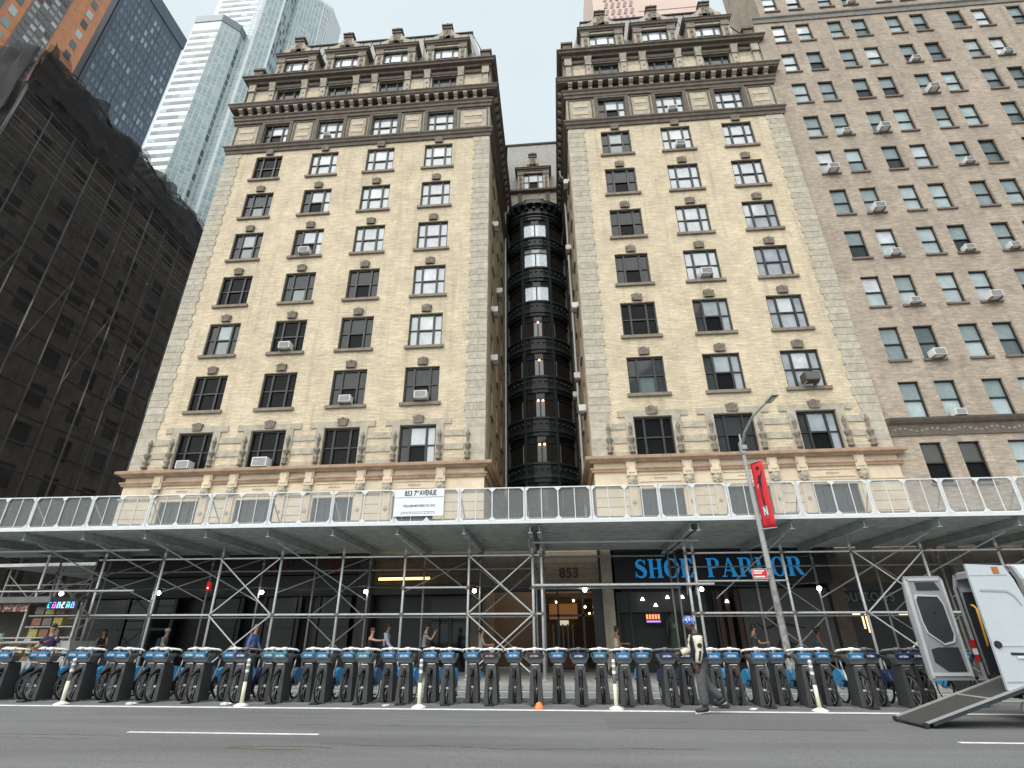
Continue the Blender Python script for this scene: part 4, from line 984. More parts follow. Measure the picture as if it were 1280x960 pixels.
for k in (1, 2, 3, 5, 7):
    a, c = al[k], al[k+1]
    brace((a, YF-.7, 4.8+G(a)), (c, YB, 2.9+G(c))); brace((a, YF, 3.0+G(a)), (c, YB, 4.7+G(c)), .022, galv_d2)
ar = [4.74, 8.18, 10.6, 13.04, 15.6, 18.0]
for k in (1, 3, 4, 5):
    a, c = ar[k], ar[k-1]
    brace((a, YF-.7, 4.8+G(a)), (c if k > 1 else a-1.7, YB, 2.9+G(c)))
for a in (4.74, 5.02): brace((a, YF, 4.7), (a+.3 if a > 5 else a+.25, YF+1.6, 2.9), .02); 
for a in (-1.0,): brace((a, YF-.5, 4.75), (a+.1, YB, 3.1), .025)
cpl = MB().box(-.065, .065, -.09, .055, -.05, .05).tube([(.05, -.1, .02), (.11, -.1, .02)], .014, 6).mesh('coupler')
cup = mat('rusty_coupler', (.17, .13, .10), .7, metal=.3, var=.4, scale=20)
for x in PX+ENT:
    for z in (2.24, 4.27 if x > -19 else 4.62, 3.15):
        if z == 3.15 and x not in (-.9, -.57, 4.74, 5.02, -5.76, -3.3, -18.0, -20.45): continue
        wput('coupler', cpl, cup, shed, (x, YF, z+G(x)), 0)
    wput('coupler', cpl, cup, shed, (x, YB, 4.15+G(x)), 0)
hc = MB()
for (xa, xb, zz) in ((-13.1, -10.67, 4.75), (-8.2, -5.76, 4.6), (4.9, 8.18, 4.7), (8.18, 10.6, 4.55)):
    hc.tube([(xa+(xb-xa)*k/8, 22.2, zz+G(xa)-.28*math.sin(math.pi*k/8)) for k in range(9)], .012, 5)
sp_(hc, 'slack_cable', black)
# white parapet: tubular frames with steel mesh
NODE0, PITCH = -21.46, 1.2005
wire = bpy.data.materials.new('wire_mesh'); wire.use_nodes = True
nt = wire.node_tree; pb = nt.nodes['Principled BSDF']; pb.inputs['Base Color'].default_value = (.27, .285, .29, 1); pb.inputs['Roughness'].default_value = .6; pb.inputs['Metallic'].default_value = .2
g_ = nt.nodes.new('ShaderNodeNewGeometry'); sx_ = nt.nodes.new('ShaderNodeSeparateXYZ'); nt.links.new(g_.outputs['Position'], sx_.inputs[0])
def wv(o_, per, duty):
    m1 = nt.nodes.new('ShaderNodeMath'); m1.operation = 'DIVIDE'; nt.links.new(o_, m1.inputs[0]); m1.inputs[1].default_value = per
    m2 = nt.nodes.new('ShaderNodeMath'); m2.operation = 'FRACT'; nt.links.new(m1.outputs[0], m2.inputs[0])
    m3 = nt.nodes.new('ShaderNodeMath'); m3.operation = 'LESS_THAN'; nt.links.new(m2.outputs[0], m3.inputs[0]); m3.inputs[1].default_value = duty; return m3.outputs[0]
mxm = nt.nodes.new('ShaderNodeMath'); mxm.operation = 'MAXIMUM'; nt.links.new(wv(sx_.outputs[0], .025, .24), mxm.inputs[0]); nt.links.new(wv(sx_.outputs[2], .025, .24), mxm.inputs[1])
nt.links.new(mxm.outputs[0], pb.inputs['Alpha'])
def para_panel(n0, with_brace):
    x0 = NODE0+n0*PITCH; x1 = x0+2*PITCH; xm = x0+PITCH; z0 = 5.27; z1 = 6.44; y = 19.3
    zz = lambda x, z: z+G(x)
    b = MB(); r = .028
    b.tube([(x0+.02, y, zz(x0, z0)), (x1-.02, y, zz(x1, z0))], r, 6); b.tube([(x0+.02, y, zz(x0, z1)), (x1-.02, y, zz(x1, z1))], r, 6)
    for xx, r2 in ((x0+.035, .032), (xm, .026), (x1-.035, .032)): b.tube([(xx, y, zz(xx, z0)), (xx, y, zz(xx, z1))], r2, 6)
    for xx in (x0+.6, x1-.6): b.tube([(xx, y+.01, zz(xx, z0)), (xx, y+.01, zz(xx, z1))], .018, 6)
    for xx in (x0+.035, xm, x1-.035):      # gusset plates at the nodes
        for s_ in (-1, 1):
            if xx < x0+.1 and s_ < 0 or xx > x1-.1 and s_ > 0: continue
            for za, dz in ((z0, .16), (z1, -.16)): b.prism([(xx, zz(xx, za)), (xx+s_*.15, zz(xx, za)), (xx, zz(xx, za+dz))], y-.035, y-.02)
    fr_ = b.wbuild('parapet_frame', galv_w, shed)
    MB().quad((x0+.04, y+.03, zz(x0, z0)), (x1-.04, y+.03, zz(x1, z0)), (x1-.04, y+.03, zz(x1, z1)), (x0+.04, y+.03, zz(x0, z1))).wbuild('wire_mesh', wire, fr_)
    if with_brace: sp_(MB().tube([(x0+.03, y+.05, zz(x0, z1-.25)), (x0+.12, y+.9, zz(x0, z0-.05))], .022, 6), 'parapet_brace')
for n in range(-5, 37, 2): para_panel(n, True)
sp_(MB().hexa([(SX0, 19.22, 5.14+G(SX0)), (SX1, 19.22, 5.14+G(SX1)), (SX1, 19.3, 5.14+G(SX1)), (SX0, 19.3, 5.14+G(SX0))], [(SX0, 19.22, 5.245+G(SX0)), (SX1, 19.22, 5.245+G(SX1)), (SX1, 19.3, 5.245+G(SX1)), (SX0, 19.3, 5.245+G(SX0))]), 'edge_channel', galv_w)
# toe boards lying on the deck behind the mesh
sp_(MB().hexa([(SX0, 19.5, 5.27+G(SX0)), (SX1, 19.5, 5.27+G(SX1)), (SX1, 19.54, 5.27+G(SX1)), (SX0, 19.54, 5.27+G(SX0))], [(SX0, 19.5, 5.40+G(SX0)), (SX1, 19.5, 5.40+G(SX1)), (SX1, 19.54, 5.40+G(SX1)), (SX0, 19.54, 5.40+G(SX0))]), 'toe_board', galv_d2)
# return of the shed down the side street
sh2 = thing('side_street_scaffold', 'dull scaffold shed receding down the side street beyond the food cart', 'scaffold', (-26, 30, 0))
MB().box(-28.6, -23.3, 26.5, 60, 4.95, 5.1).wbuild('deck', galv_d, sh2)
for yy in (27, 30, 33.5, 37.5, 42):
    for xx in (-28.3, -25.4, -23.6):
        MB().tube([(xx, yy, .1), (xx, yy, 4.95)], .045, 6).wbuild('post', galv_d2, sh2)
    MB().tube([(-28.3, yy, 4.1), (-23.6, yy, 4.1)], .035, 6).wbuild('rail', galv_d2, sh2)
    MB().tube([(-28.3, yy, 2.4), (-25.4, yy, 4.6)], .025, 6).wbuild('brace', galv_d2, sh2); MB().tube([(-28.3, yy, 4.6), (-25.4, yy, 2.4)], .025, 6).wbuild('brace', galv_d2, sh2)
    MB().tube([(-25.4, yy, 2.4), (-23.6, yy, 4.6)], .025, 6).wbuild('brace', galv_d2, sh2)
for zz in (2.4, 4.1): MB().tube([(-28.3, 27, zz), (-28.3, 42, zz)], .03, 6).wbuild('rail', galv_d2, sh2)

# contractor's board on the parapet
sb = thing('contractor_sign', 'white contractor board on the scaffold parapet reading 853 7TH AVENUE', 'sign', (-4.95, 19.24, 5.96+G(-5)))
MB().box(-.92, .92, -.02, 0, -.5, .5).build('board', mat('sign_white', (.66, .70, .73), .5, var=.06), sb)
MB().box(-.9, .9, -.026, -.021, .18, .2).build('ruled_line', mat('sign_grey_line', (.25, .27, .3), .6), sb)
ink = mat('sign_ink', (.015, .02, .035), .6); ink2 = mat('sign_grey_ink', (.05, .055, .06), .6)
put('lettering', text_mesh('853 7', .27, .002, 'LEFT', .008, .72), ink, sb, (-.56, -.024, .33), rot=FACE)
put('lettering', text_mesh('TH', .12, .002, 'LEFT', .004, .8), ink, sb, (-.14, -.024, .39), rot=FACE)
put('lettering', text_mesh('AVENUE', .27, .002, 'LEFT', .008, .62), ink, sb, (.0, -.024, .34), rot=FACE)
put('lettering', text_mesh('WILLIAM MOORES CO. INC.', .125, .002, 'CENTER', .002, .78), ink2, sb, (.02, -.024, -.13), rot=FACE)
MB().box(-.65, .6, -.024, -.021, -.36, -.345).build('fine_print_rule', ink2, sb)
for q in range(12): MB().box(-.68+q*.11, -.61+q*.11, -.024, -.021, -.42, -.40).build('fine_print', ink2, sb)
rl = thing('red_signal', 'small glowing red lamp box clamped to a rear scaffold post', 'lamp', (-15.37+.0, 23.95, 3.62))
MB().box(-.07, .07, -.06, .06, -.17, .17).build('case', mat('red_case', (.35, .01, .015), .5, emit=(.6, .01, .03), es=.35), rl); MB().ball((0, -.065, -.07), .035, 8).build('lens', mat('red_lens', (1, .4, .3), .4, var=0, emit=(1, .35, .25), es=3), rl)

# ================================================================== netted corner building on the left
nt_b = thing('netted_building', 'tall stone building at the left wrapped in dark scaffold netting', 'building', (-48, 40, 0))
nwall = mat('shrouded_stone', (.20, .165, .13), .9, var=.35, scale=1.0, bump=.3, bscale=8)
XN, YN, HN = -41.2, 25.6, 43.5
holes = []
NYs = [27.3+i*3.9 for i in range(14)]
for i in range(12):
    for yy in NYs:
        holes.append((yy-YN, yy+1.5-YN, 5.4+i*3.25, 7.3+i*3.25))
b = MB(); b.wall((XN, YN, 0), (0, 1, 0), (1, 0, 0), 57, 0, HN, holes, .4); b.wbuild('side_wall', nwall, nt_b)
b = MB(); b.wall((-80, YN, 0), (1, 0, 0), (0, -1, 0), 38.8, 0, HN, [(38.8-3.2-k*3.9, 38.8-1.7-k*3.9, 5.4+i*3.25, 7.3+i*3.25) for i in range(12) for k in range(8)], .4); b.wbuild('front_wall', nwall, nt_b)
ndk = mat('shrouded_glass', (.012, .013, .014), .4, var=.3, spec=.2)
for i in range(12):
    for yy in NYs[:12]:
        put2(nt_b, XN, yy+.75, 6.35+i*3.25, 1.5, 1.9, ndk, ndk, True, R(90), nwall)
for zz in (9.2, 28.8, 41.6): MB().box(XN-.1, XN+.35, YN-.35, 82, zz, zz+.35).wbuild('belt_course', nwall, nt_b)
pm = MB()
for yy in [26.2+i*3.9 for i in range(15)]: MB().box(XN, XN+.14, yy-.25, yy+.25, 9.6, 41.5).wbuild('pilaster', nwall, nt_b)
MB().box(-79, XN-.1, YN+.4, 82, HN-.3, HN).wbuild('roof', nwall, nt_b)
plank = mat('scaffold_plank', (.42, .39, .34), .85, var=.3, scale=3)
steel_d = mat('dim_scaffold_tube', (.24, .24, .24), .5, metal=.2)
for i in range(21):
    zz = 2.9+i*2.05
    nm = 'scaffold_plank'
    MB().box(XN+.45, XN+.95, 24.7, 80, zz, zz+.05).wbuild(nm, plank if i > 15 else nwall, nt_b)
for zz in [30.5+i*.95 for i in range(15)]: MB().tube([(XN+1.08, 24.6, zz), (XN+1.08, 80, zz)], .03 if zz < 34 else .045, 5).wbuild('guard_rail', steel_d if zz < 36 else plank, nt_b)
for k in range(14):
    yy = 24.6+k*2.35
    MB().tube([(XN+1.15, yy, 0), (XN+1.15, yy, 44.6+.5*math.sin(k*2.1))], .05 if k % 3 else .07, 6).wbuild('scaffold_pole', steel_d if k % 3 else galv_d2, nt_b)
    if k % 2: MB().tube([(XN+1.12, yy, 20.5), (XN+1.12, yy+2.35, 29)], .03, 5).wbuild('brace', steel_d, nt_b)
for k in range(7): MB().tube([(XN+1.1-k*2.4, 24.5, 0), (XN+1.1-k*2.4, 24.5, 44.8)], .05, 6).wbuild('scaffold_pole', steel_d, nt_b)
# netting: a slack dark sheet, rippled and uneven along its top edge
net = bpy.data.materials.new('dark_debris_netting'); net.use_nodes = True; ntt = net.node_tree; pb = ntt.nodes['Principled BSDF']
pb.inputs['Base Color'].default_value = (.022, .021, .024, 1); pb.inputs['Roughness'].default_value = .9
g_ = ntt.nodes.new('ShaderNodeNewGeometry'); n_ = ntt.nodes.new('ShaderNodeTexNoise'); n_.inputs['Scale'].default_value = .35; n_.inputs['Detail'].default_value = 6
ntt.links.new(g_.outputs['Position'], n_.inputs[0]); mr = ntt.nodes.new('ShaderNodeMapRange'); mr.inputs['From Min'].default_value = .3; mr.inputs['From Max'].default_value = .7; mr.inputs['To Min'].default_value = .36; mr.inputs['To Max'].default_value = .64
ntt.links.new(n_.outputs[0], mr.inputs[0]); ntt.links.new(mr.outputs[0], pb.inputs['Alpha'])
rw = random.Random(5)
def net_sheet(P0, U, N, L_, H, top, name, zb=4.5, m_=None):
    b = MB(); nu = int(L_/.6); nv = 24 if zb < 10 else 5
    ph = [rw.uniform(0, 6) for _ in range(6)]
    tops = []
    for i in range(nu+1):
        u = L_*i/nu; tops.append(H+top*(.9*math.sin(u*.95+ph[0])*math.sin(u*.37+ph[1])+.5*abs(math.sin(u*.67+ph[2]))+rw.uniform(-.12, .12)))
    for j in range(nv+1):
        for i in range(nu+1):
            u = L_*i/nu; z = zb+(tops[i]-zb)*j/nv
            d = .14*math.sin(u*2.7+ph[3]+z*.2)+.12*math.sin(z*.9+u*.5+ph[4])+(.35*math.sin(u*1.9+ph[5]) if j >= nv-1 else 0)+rw.uniform(-.03, .03)
            p = Vector(P0)+Vector(U)*u+Vector(N)*d; b.v.append((p.x, p.y, z))
    for j in range(nv):
        for i in range(nu):
            a = j*(nu+1)+i; b.f.append((a, a+1, a+nu+2, a+nu+1))
    b.wbuild(name, m_ or net, nt_b, True)
net_sheet((XN+1.32, 24.4, 0), (0, 1, 0), (1, 0, 0), 57, 45.4, .8, 'debris_net'); net_sheet((-64, 24.35, 0), (1, 0, 0), (0, -1, 0), 24, 45.9, .4, 'debris_net')
net_sheet((-64, 24.2, 0), (1, 0, 0), (0, -1, 0), 24, 45.7, .4, 'debris_net'); net_sheet((-64, 24.05, 0), (1, 0, 0), (0, -1, 0), 24, 45.2, .5, 'debris_net')
# ragged net tails and bundles slumped along the top
net2 = mat('doubled_net', (.02, .018, .019), .95, alpha=.80)
net_sheet((XN+1.4, 24.3, 0), (0, 1, 0), (1, 0, 0), 57, 45.3, 1.0, 'net_hem', 41.0, net2); net_sheet((XN+1.5, 24.3, 0), (0, 1, 0), (1, 0, 0), 57, 44.9, .9, 'net_hem', 42.0, net2)
net_sheet((-64, 24.0, 0), (1, 0, 0), (0, -1, 0), 24, 45.4, .5, 'net_hem', 38, net2)
for w_ in range(3):
    pts = []; yy = 24.6
    while yy < 70: pts.append((XN+1.25+rw.uniform(-.1, .15), yy, 45.1+w_*.22+.4*math.sin(yy*.9+w_*.7)+.12*math.sin(yy*2.3+w_)+rw.uniform(-.08, .08))); yy += .4
    MB().tube(pts, [rw.uniform(.02, .09) for _ in pts], 6).wbuild('net_bundle', mat('bunched_net', (.022, .02, .021), .95), nt_b)
for i in range(16):
    q = rw.uniform(26, 60); z = rw.uniform(20, 44)
    MB().ball((XN+1.5, q, z), .05, 6).wbuild('clip', galv_w, nt_b)

# ================================================================== towers beyond
def tower_face(tw, A, B, z0, z1, du, dz, wu, wz, mats, seed, proud=.08, cap=300, band=None, cnt=[0], skip=0.):
    """panes on the face from A to B (XY); the largest-showing ones as parts, the rest joined"""
    A = Vector((A[0], A[1])); B = Vector((B[0], B[1])); L_ = (B-A).length; d = (B-A)/L_; n = Vector((d.y, -d.x)); r = random.Random(seed)
    ang = math.atan2(d.y, d.x); nu = max(1, int(L_/du)); nz = int((z1-z0)/dz); off = (L_-nu*du)/2
    me = MB().box(-wu/2, wu/2, -proud, .15, -wz/2, wz/2).mesh('window_pane'); rest = {}
    for j in range(nz):
        for i in range(nu):
            if r.random() < skip: continue
            m = r.choice(mats); u = off+(i+.5)*du; z = z0+(j+.5)*dz; p = A+d*u
            if tw['_n'] < cap: wput('window_pane', me, m, tw, (p.x, p.y, z), ang); tw['_n'] += 1
            else:
                b = rest.setdefault(m.name, (MB(), m))[0]
                c_, s_ = math.cos(ang), math.sin(ang); q = []
                for (a, y_) in ((-wu/2, -proud), (wu/2, -proud), (wu/2, .15), (-wu/2, .15)): q.append((p.x+a*c_-y_*s_, p.y+a*s_+y_*c_))
                b.hexa([(x_, y_, z-wz/2) for x_, y_ in q], [(x_, y_, z+wz/2) for x_, y_ in q])
    for (b, m) in rest.values():
        o = b.wbuild('window_panes', m, tw); o['kind'] = 'stuff'
def tower(name, label, foot, z0, z1, m):
    t = thing(name, label, 'skyscraper', (foot[0][0], foot[0][1], 0)); t['_n'] = 0
    b = MB().prism([(x, y) for x, y in foot], z0, z1, 'xy'); b.wbuild('tower_body', m, t); return t
orange = mat('orange_brick_tower', (.58, .26, .135), .85, var=.15, scale=.6)
ow = [mat('tower_pane_a', (.25, .33, .34), .35, ior=1.45), mat('tower_pane_b', (.06, .075, .085), .35, ior=1.45), mat('tower_pane_c', (.45, .52, .52), .15), mat('tower_pane_d', (.12, .16, .17), .35, ior=1.45)]
ot = tower('brick_tower', 'orange brick high-rise with pale windows in the top left corner', [(-120, 34), (-95, 34), (-95, 63.6), (-120, 63.6)], 0, 150, orange)
# panes: plain columns near the edges, a glazed bay in the middle
tower_face(ot, (-95, 60.0), (-95, 62.6), 60, 148, 2.6, 3.4, 1.3, 1.9, ow, 1)
tower_face(ot, (-95, 58.2), (-95, 59.2), 60, 148, 1.0, 1.7, .25, .25, [panel_y], 6, cap=0)
MB().box(-95.2, -94.85, 52.4, 57.6, 40, 149).wbuild('glazed_bay', mat('mauve_tower_panel', (.22, .16, .155), .7), ot)
tower_face(ot, (-94.85, 52.5), (-94.85, 57.5), 60, 148, 1.25, 1.7, 1.0, .95, ow, 2)
tower_face(ot, (-95, 49.4), (-95, 52.2), 60, 148, 2.6, 3.4, 1.3, 1.9, ow, 3)
MB().box(-95.2, -94.8, 44.5, 49.2, 96, 149).wbuild('glazed_bay', mat('green_glass_bay', (.10, .15, .14), .35, ior=1.45), ot)
tower_face(ot, (-95, 37), (-95, 49), 60, 95, 2.6, 3.4, 1.3, 1.9, ow, 4)
MB().tube([(-94.7, 44.2, 140), (-94.7, 62, 83)], .35, 6).wbuild('corner_pipe', stone_d, ot) if 0 else None
navy = mat('shaded_face_navy', (.012, .022, .038), .7, ior=1.3)
bluew = mat('slate_blue_tower', (.085, .12, .16), .6, var=.15, scale=.2)
bt = tower('glass_tower', 'dark slate-blue glass office tower beside the orange brick high-rise', [(-150, 75.3), (-110, 75.3), (-110, 96.3), (-150, 96.3)], 0, 173, bluew)
MB().box(-112.5, -109.9, 74.9, 75.3, 0, 173.2).wbuild('corner_wall', navy, bt)  # narrow face in shade, its darkness painted as a navy strip
bw = [mat('blue_pane_a', (.20, .25, .30), .35, ior=1.45), mat('blue_pane_b', (.10, .135, .175), .35, ior=1.45), mat('blue_pane_c', (.33, .38, .42), .25), mat('blue_pane_d', (.14, .18, .225), .35, ior=1.45)]
tower_face(bt, (-110, 76), (-110, 95.8), 50, 168, 1.32, 3.3, .8, 2.0, bw+bw[1:2]*4+bw[3:]*2, 7, cap=300)
for k in range(5): MB().box(-110.1, -109.9, 76+k*4.0-.07, 76+k*4.0+.07, 40, 172).wbuild('pier', bluew, bt)
MB().box(-110.5, -109.7, 75, 96.5, 168.5, 173.4).wbuild('crown', bluew, bt)
whitem = mat('white_tower_cladding', (.60, .64, .64), .5, var=.06, scale=.3)
dk = [mat('white_tower_dark_pane', (.065, .095, .108), .35, ior=1.45), mat('white_tower_grey_pane', (.13, .175, .19), .35, ior=1.45), mat('white_tower_teal_pane', (.24, .34, .36), .35, ior=1.45)]
lt = [mat('white_tower_light_pane', (.36, .425, .435), .35, ior=1.45), mat('white_tower_pale_pane', (.30, .37, .385), .35, ior=1.45), dk[2]]
wt = tower('white_tower', 'white and pale glass skyscraper stepped in saw-tooth bays behind the left wing', [(-147.6, 150), (-147.6, 130), (-135.3, 130), (-130.15, 135.15), (-130.15, 150)], 0, 249, whitem)
def more(foot, z1): MB().prism(foot, 0, z1, 'xy').wbuild('tower_body', whitem, wt)
more([(-150, 165), (-150, 139), (-127, 139), (-121, 145), (-121, 165)], 310)
more([(-140, 175), (-140, 152), (-119, 152), (-108, 163), (-108, 175)], 310)
tower_face(wt, (-147.2, 130), (-135.4, 130), 120, 244, 2.95, 4.15, 2.9, 1.9, dk+dk[:2]*2, 21)
tower_face(wt, (-135.3, 130), (-130.15, 135.15), 120, 247, 1.8, 4.15/2, 1.55, 1.7, lt, 22)
tower_face(wt, (-130.15, 135.3), (-130.15, 138.9), 120, 247, 1.8, 4.15, 1.5, 3.4, dk, 23, cap=0)
MB().sweep([(-147.6, 130), (-135.3, 130), (-130.15, 135.15), (-130.15, 139)], [(0, 245), (.3, 245), (.3, 249.3), (0, 249.3)]).wbuild('crown', dk[1], wt)
tower_face(wt, (-147.2, 130), (-135.4, 130), 244.6, 249.2, 2.4, 4.6, .5, 4.4, [whitem], 33, .5, 0)
tower_face(wt, (-130, 139), (-127, 139), 120, 309, 1.5, 2.07, 1.25, 1.7, lt, 24, cap=0)
tower_face(wt, (-148, 139), (-130, 139), 250, 309, 3, 4.15, 2.9, 1.9, dk, 34, cap=0)
tower_face(wt, (-127, 139), (-121, 145), 120, 309, 1.7, 2.07, 1.45, 1.7, lt, 25, cap=0)
tower_face(wt, (-121, 145), (-121, 152), 120, 309, 1.75, 4.15, 1.3, 3.5, dk+lt[:1], 26, cap=0)
tower_face(wt, (-121, 152), (-119, 152), 120, 309, 1.0, 2.07, .8, 1.7, lt, 27, cap=0)
tower_face(wt, (-119, 152), (-111, 160), 120, 309, 1.6, 2.07, 1.35, 1.7, lt, 28, cap=0)
fin = MB()
for k in range(7): 
    x_, y_ = -110.6+k*.42, 160.4+k*.42; fin.box(x_-.08, x_+.08, y_-.5, y_, 120, 309)
fin.wbuild('fins', whitem, wt)
tower_face(wt, (-111, 160), (-108, 163), 120, 309, 1.05, 4.15, .5, 3.6, dk[:2], 29, cap=0)
pt = tower('pink_tower', 'pale pink stone tower peeking over the right wing dormers', [(16.6, 90), (44.5, 90), (44.5, 110), (16.6, 110)], 0, 190, mat('pale_pink_stone', (.60, .46, .40), .8, var=.06, scale=.2))
dpk = mat('dark_pink_panel', (.30, .21, .20), .8)  # darker pink of the slots and panel joints
for k in range(5):
    for j in range(16): MB().hexa([(19.5+k*1.7, 89.85, 130+j*3.2), (20.3+k*1.7, 89.85, 130+j*3.2), (20.3+k*1.7, 90, 130+j*3.2), (19.5+k*1.7, 90, 130+j*3.2)], [(20.0+k*1.7, 89.85, 132.4+j*3.2), (20.8+k*1.7, 89.85, 132.4+j*3.2), (20.8+k*1.7, 90, 132.4+j*3.2), (20.0+k*1.7, 90, 132.4+j*3.2)]).wbuild('window_slot', dpk, pt)
for j in range(9): MB().box(28.6, 44.5, 89.93, 90, 132+j*6, 132.25+j*6).wbuild('panel_joint', dpk, pt)
# ================================================================== bicycles in their docks
tyre = mat('tyre_rubber', (.012, .012, .012), .8, var=.1); silver = mat('bike_silver', (.50, .51, .52), .4, metal=.4, var=.1)
bgrey = mat('bike_grey', (.115, .12, .125), .5, var=.15); bwhite = mat('handlebar_grey_white', (.72, .73, .73), .45, var=.08)
bblue = mat('bike_blue', (.025, .14, .30), .45, var=.15, scale=12); bsky = mat('skirt_sky_blue', (.035, .30, .60), .45, var=.12, scale=12); bnavy = mat('bike_navy', (.010, .026, .085), .4, var=.2)
bteal = mat('bike_teal_label', (.03, .16, .24), .45, var=.15); bmaroon = mat('bike_maroon_label', (.035, .012, .02), .45)
dock_m = mat('dock_charcoal', (.04, .0415, .044), .6, var=.15, scale=5); dock_d = mat('dock_black_foot', (.012, .012, .013), .8)
def wheel_mesh(cy, cz, r=.33):
    b = MB(); pts = [(0, cy+r*math.cos(a), cz+r*math.sin(a)) for a in [2*math.pi*k/22 for k in range(22)]]
    b.tube(pts, .024, 5, cap=False, closed=True); return b
def spoke_mesh(cy, cz, r=.33):
    b = MB(); pts = [(0, cy+(r-.035)*math.cos(a), cz+(r-.035)*math.sin(a)) for a in [2*math.pi*k/20 for k in range(20)]]
    b.tube(pts, .012, 4, cap=False, closed=True)
    for k in range(10):
        a = 2*math.pi*k/10; b.tube([(.02*(-1)**k, cy, cz), (0, cy+(r-.04)*math.cos(a), cz+(r-.04)*math.sin(a))], .0035, 3)
    b.lathe([(.0, -.05), (.03, -.05), (.03, .05), (.0, .05)], (0, cy, cz), 8, 'x'); return b
def skirt_mesh():
    b = MB()
    for s_ in (-1, 1):
        pts = arc(1.08, .36, .37, 15, 150, 10)+[(1.08-.1, .30)]
        b.prism(pts, s_*.045-.004, s_*.045+.004, 'yz')
    for k in range(9):
        a, c = R(20+k*15), R(35+k*15)
        b.hexa([(-.04, 1.08+.36*math.cos(a), .36+.36*math.sin(a)), (.04, 1.08+.36*math.cos(a), .36+.36*math.sin(a)), (.04, 1.08+.36*math.cos(c), .36+.36*math.sin(c)), (-.04, 1.08+.36*math.cos(c), .36+.36*math.sin(c))],
               [(-.04, 1.08+.375*math.cos(a), .36+.375*math.sin(a)), (.04, 1.08+.375*math.cos(a), .36+.375*math.sin(a)), (.04, 1.08+.375*math.cos(c), .36+.375*math.sin(c)), (-.04, 1.08+.375*math.cos(c), .36+.375*math.sin(c))])
    return b
BK = {}
BK['fw'] = wheel_mesh(0, .34).mesh('front_wheel', True); BK['fs'] = spoke_mesh(0, .34).mesh('spokes', True)
BK['rw'] = wheel_mesh(1.08, .34).mesh('rear_wheel', True); BK['rs'] = spoke_mesh(1.08, .34).mesh('spokes', True)
f_ = MB().tube([(0, .17, .98), (0, .22, .86), (0, .34, .58), (0, .48, .38), (0, .62, .32), (0, .8, .32)], [.03, .045, .05, .05, .045, .03], 8)
f_.tube([(0, .62, .32), (0, .82, .72)], .03, 8); f_.tube([(.05, .64, .33), (.06, 1.08, .34)], .018, 6); f_.tube([(-.05, .64, .33), (-.06, 1.08, .34)], .018, 6)
for s_ in (-1, 1): f_.tube([(s_*.055, 0, .34), (s_*.055, .12, .72), (0, .16, .8)], .02, 6); f_.tube([(s_*.06, 1.08, .34), (s_*.02, .82, .66)], .014, 6)
BK['frame'] = f_.mesh('frame', True)
BK['ff'] = MB().tube([(0, .38*math.cos(a), .34+.38*math.sin(a)) for a in [R(q) for q in range(10, 150, 14)]], .032, 6).mesh('front_fender', True)
h = MB().tube([(-.29, .32, 1.13), (-.26, .26, 1.165), (-.14, .16, 1.185), (0, .14, 1.19), (.14, .16, 1.185), (.26, .26, 1.165), (.29, .32, 1.13)], .027, 8); h.tube([(0, .14, 1.19), (0, .17, .95)], .028, 8); h.box(-.05, .05, .08, .17, 1.15, 1.23)
BK['hb'] = h.mesh('handlebar', True)
g = MB()
for s_ in (-1, 1): g.tube([(s_*.262, .265, 1.16), (s_*.295, .345, 1.12)], .027, 8); g.tube([(s_*.22, .2, 1.17), (s_*.27, .12, 1.13)], .009, 5)
BK['grip'] = g.mesh('grips', True)
BK['tray'] = MB().hexa([(-.15, -.02, .885), (.15, -.02, .885), (.16, .2, .885), (-.16, .2, .885)], [(-.225, -.07, 1.02), (.225, -.07, 1.02), (.215, .22, 1.02), (-.215, .22, 1.02)]).box(-.225, -.2, -.07, .22, 1.02, 1.09).box(.2, .225, -.07, .22, 1.02, 1.09).mesh('basket')
BK['label'] = MB().hexa([(-.17, -.085, .985), (.13, -.085, .985), (.13, -.03, .985), (-.17, -.03, .985)], [(-.18, -.088, 1.105), (.15, -.088, 1.105), (.15, -.03, 1.12), (-.18, -.03, 1.12)]).mesh('basket_front')
BK['lamp'] = MB().lathe([(0, -.03), (.038, -.03), (.04, 0), (0, 0)], (.17, -.09, 1.05), 8, 'y').mesh('lamp')
txt = text_mesh('citi bike', .075, .001, 'CENTER', .001, .85); BK['txt'] = txt
BK['saddle'] = MB().hexa([(-.03, .70, .985), (.03, .70, .985), (.1, .98, .985), (-.1, .98, .985)], [(-.025, .71, 1.03), (.025, .71, 1.03), (.1, .98, 1.05), (-.1, .98, 1.05)]).mesh('saddle')
BK['sp'] = MB().tube([(0, .81, .68), (0, .88, .99)], .017, 8).mesh('seat_post', True)
BK['skirt'] = skirt_mesh().mesh('rear_skirt')
cg = MB().prism(arc(.62, .32, .12, 0, 360, 14)[:-1], .05, .06, 'yz'); cg.box(.055, .075, .60, .64, .16, .34); cg.box(.06, .15, .57, .67, .14, .165); cg.box(-.075, -.055, .60, .64, .32, .50); cg.box(-.15, -.06, .57, .67, .49, .515)
BK['crank'] = cg.mesh('crank')
BK['rl'] = MB().box(-.03, .03, 1.42, 1.45, .46, .52).mesh('rear_lamp')
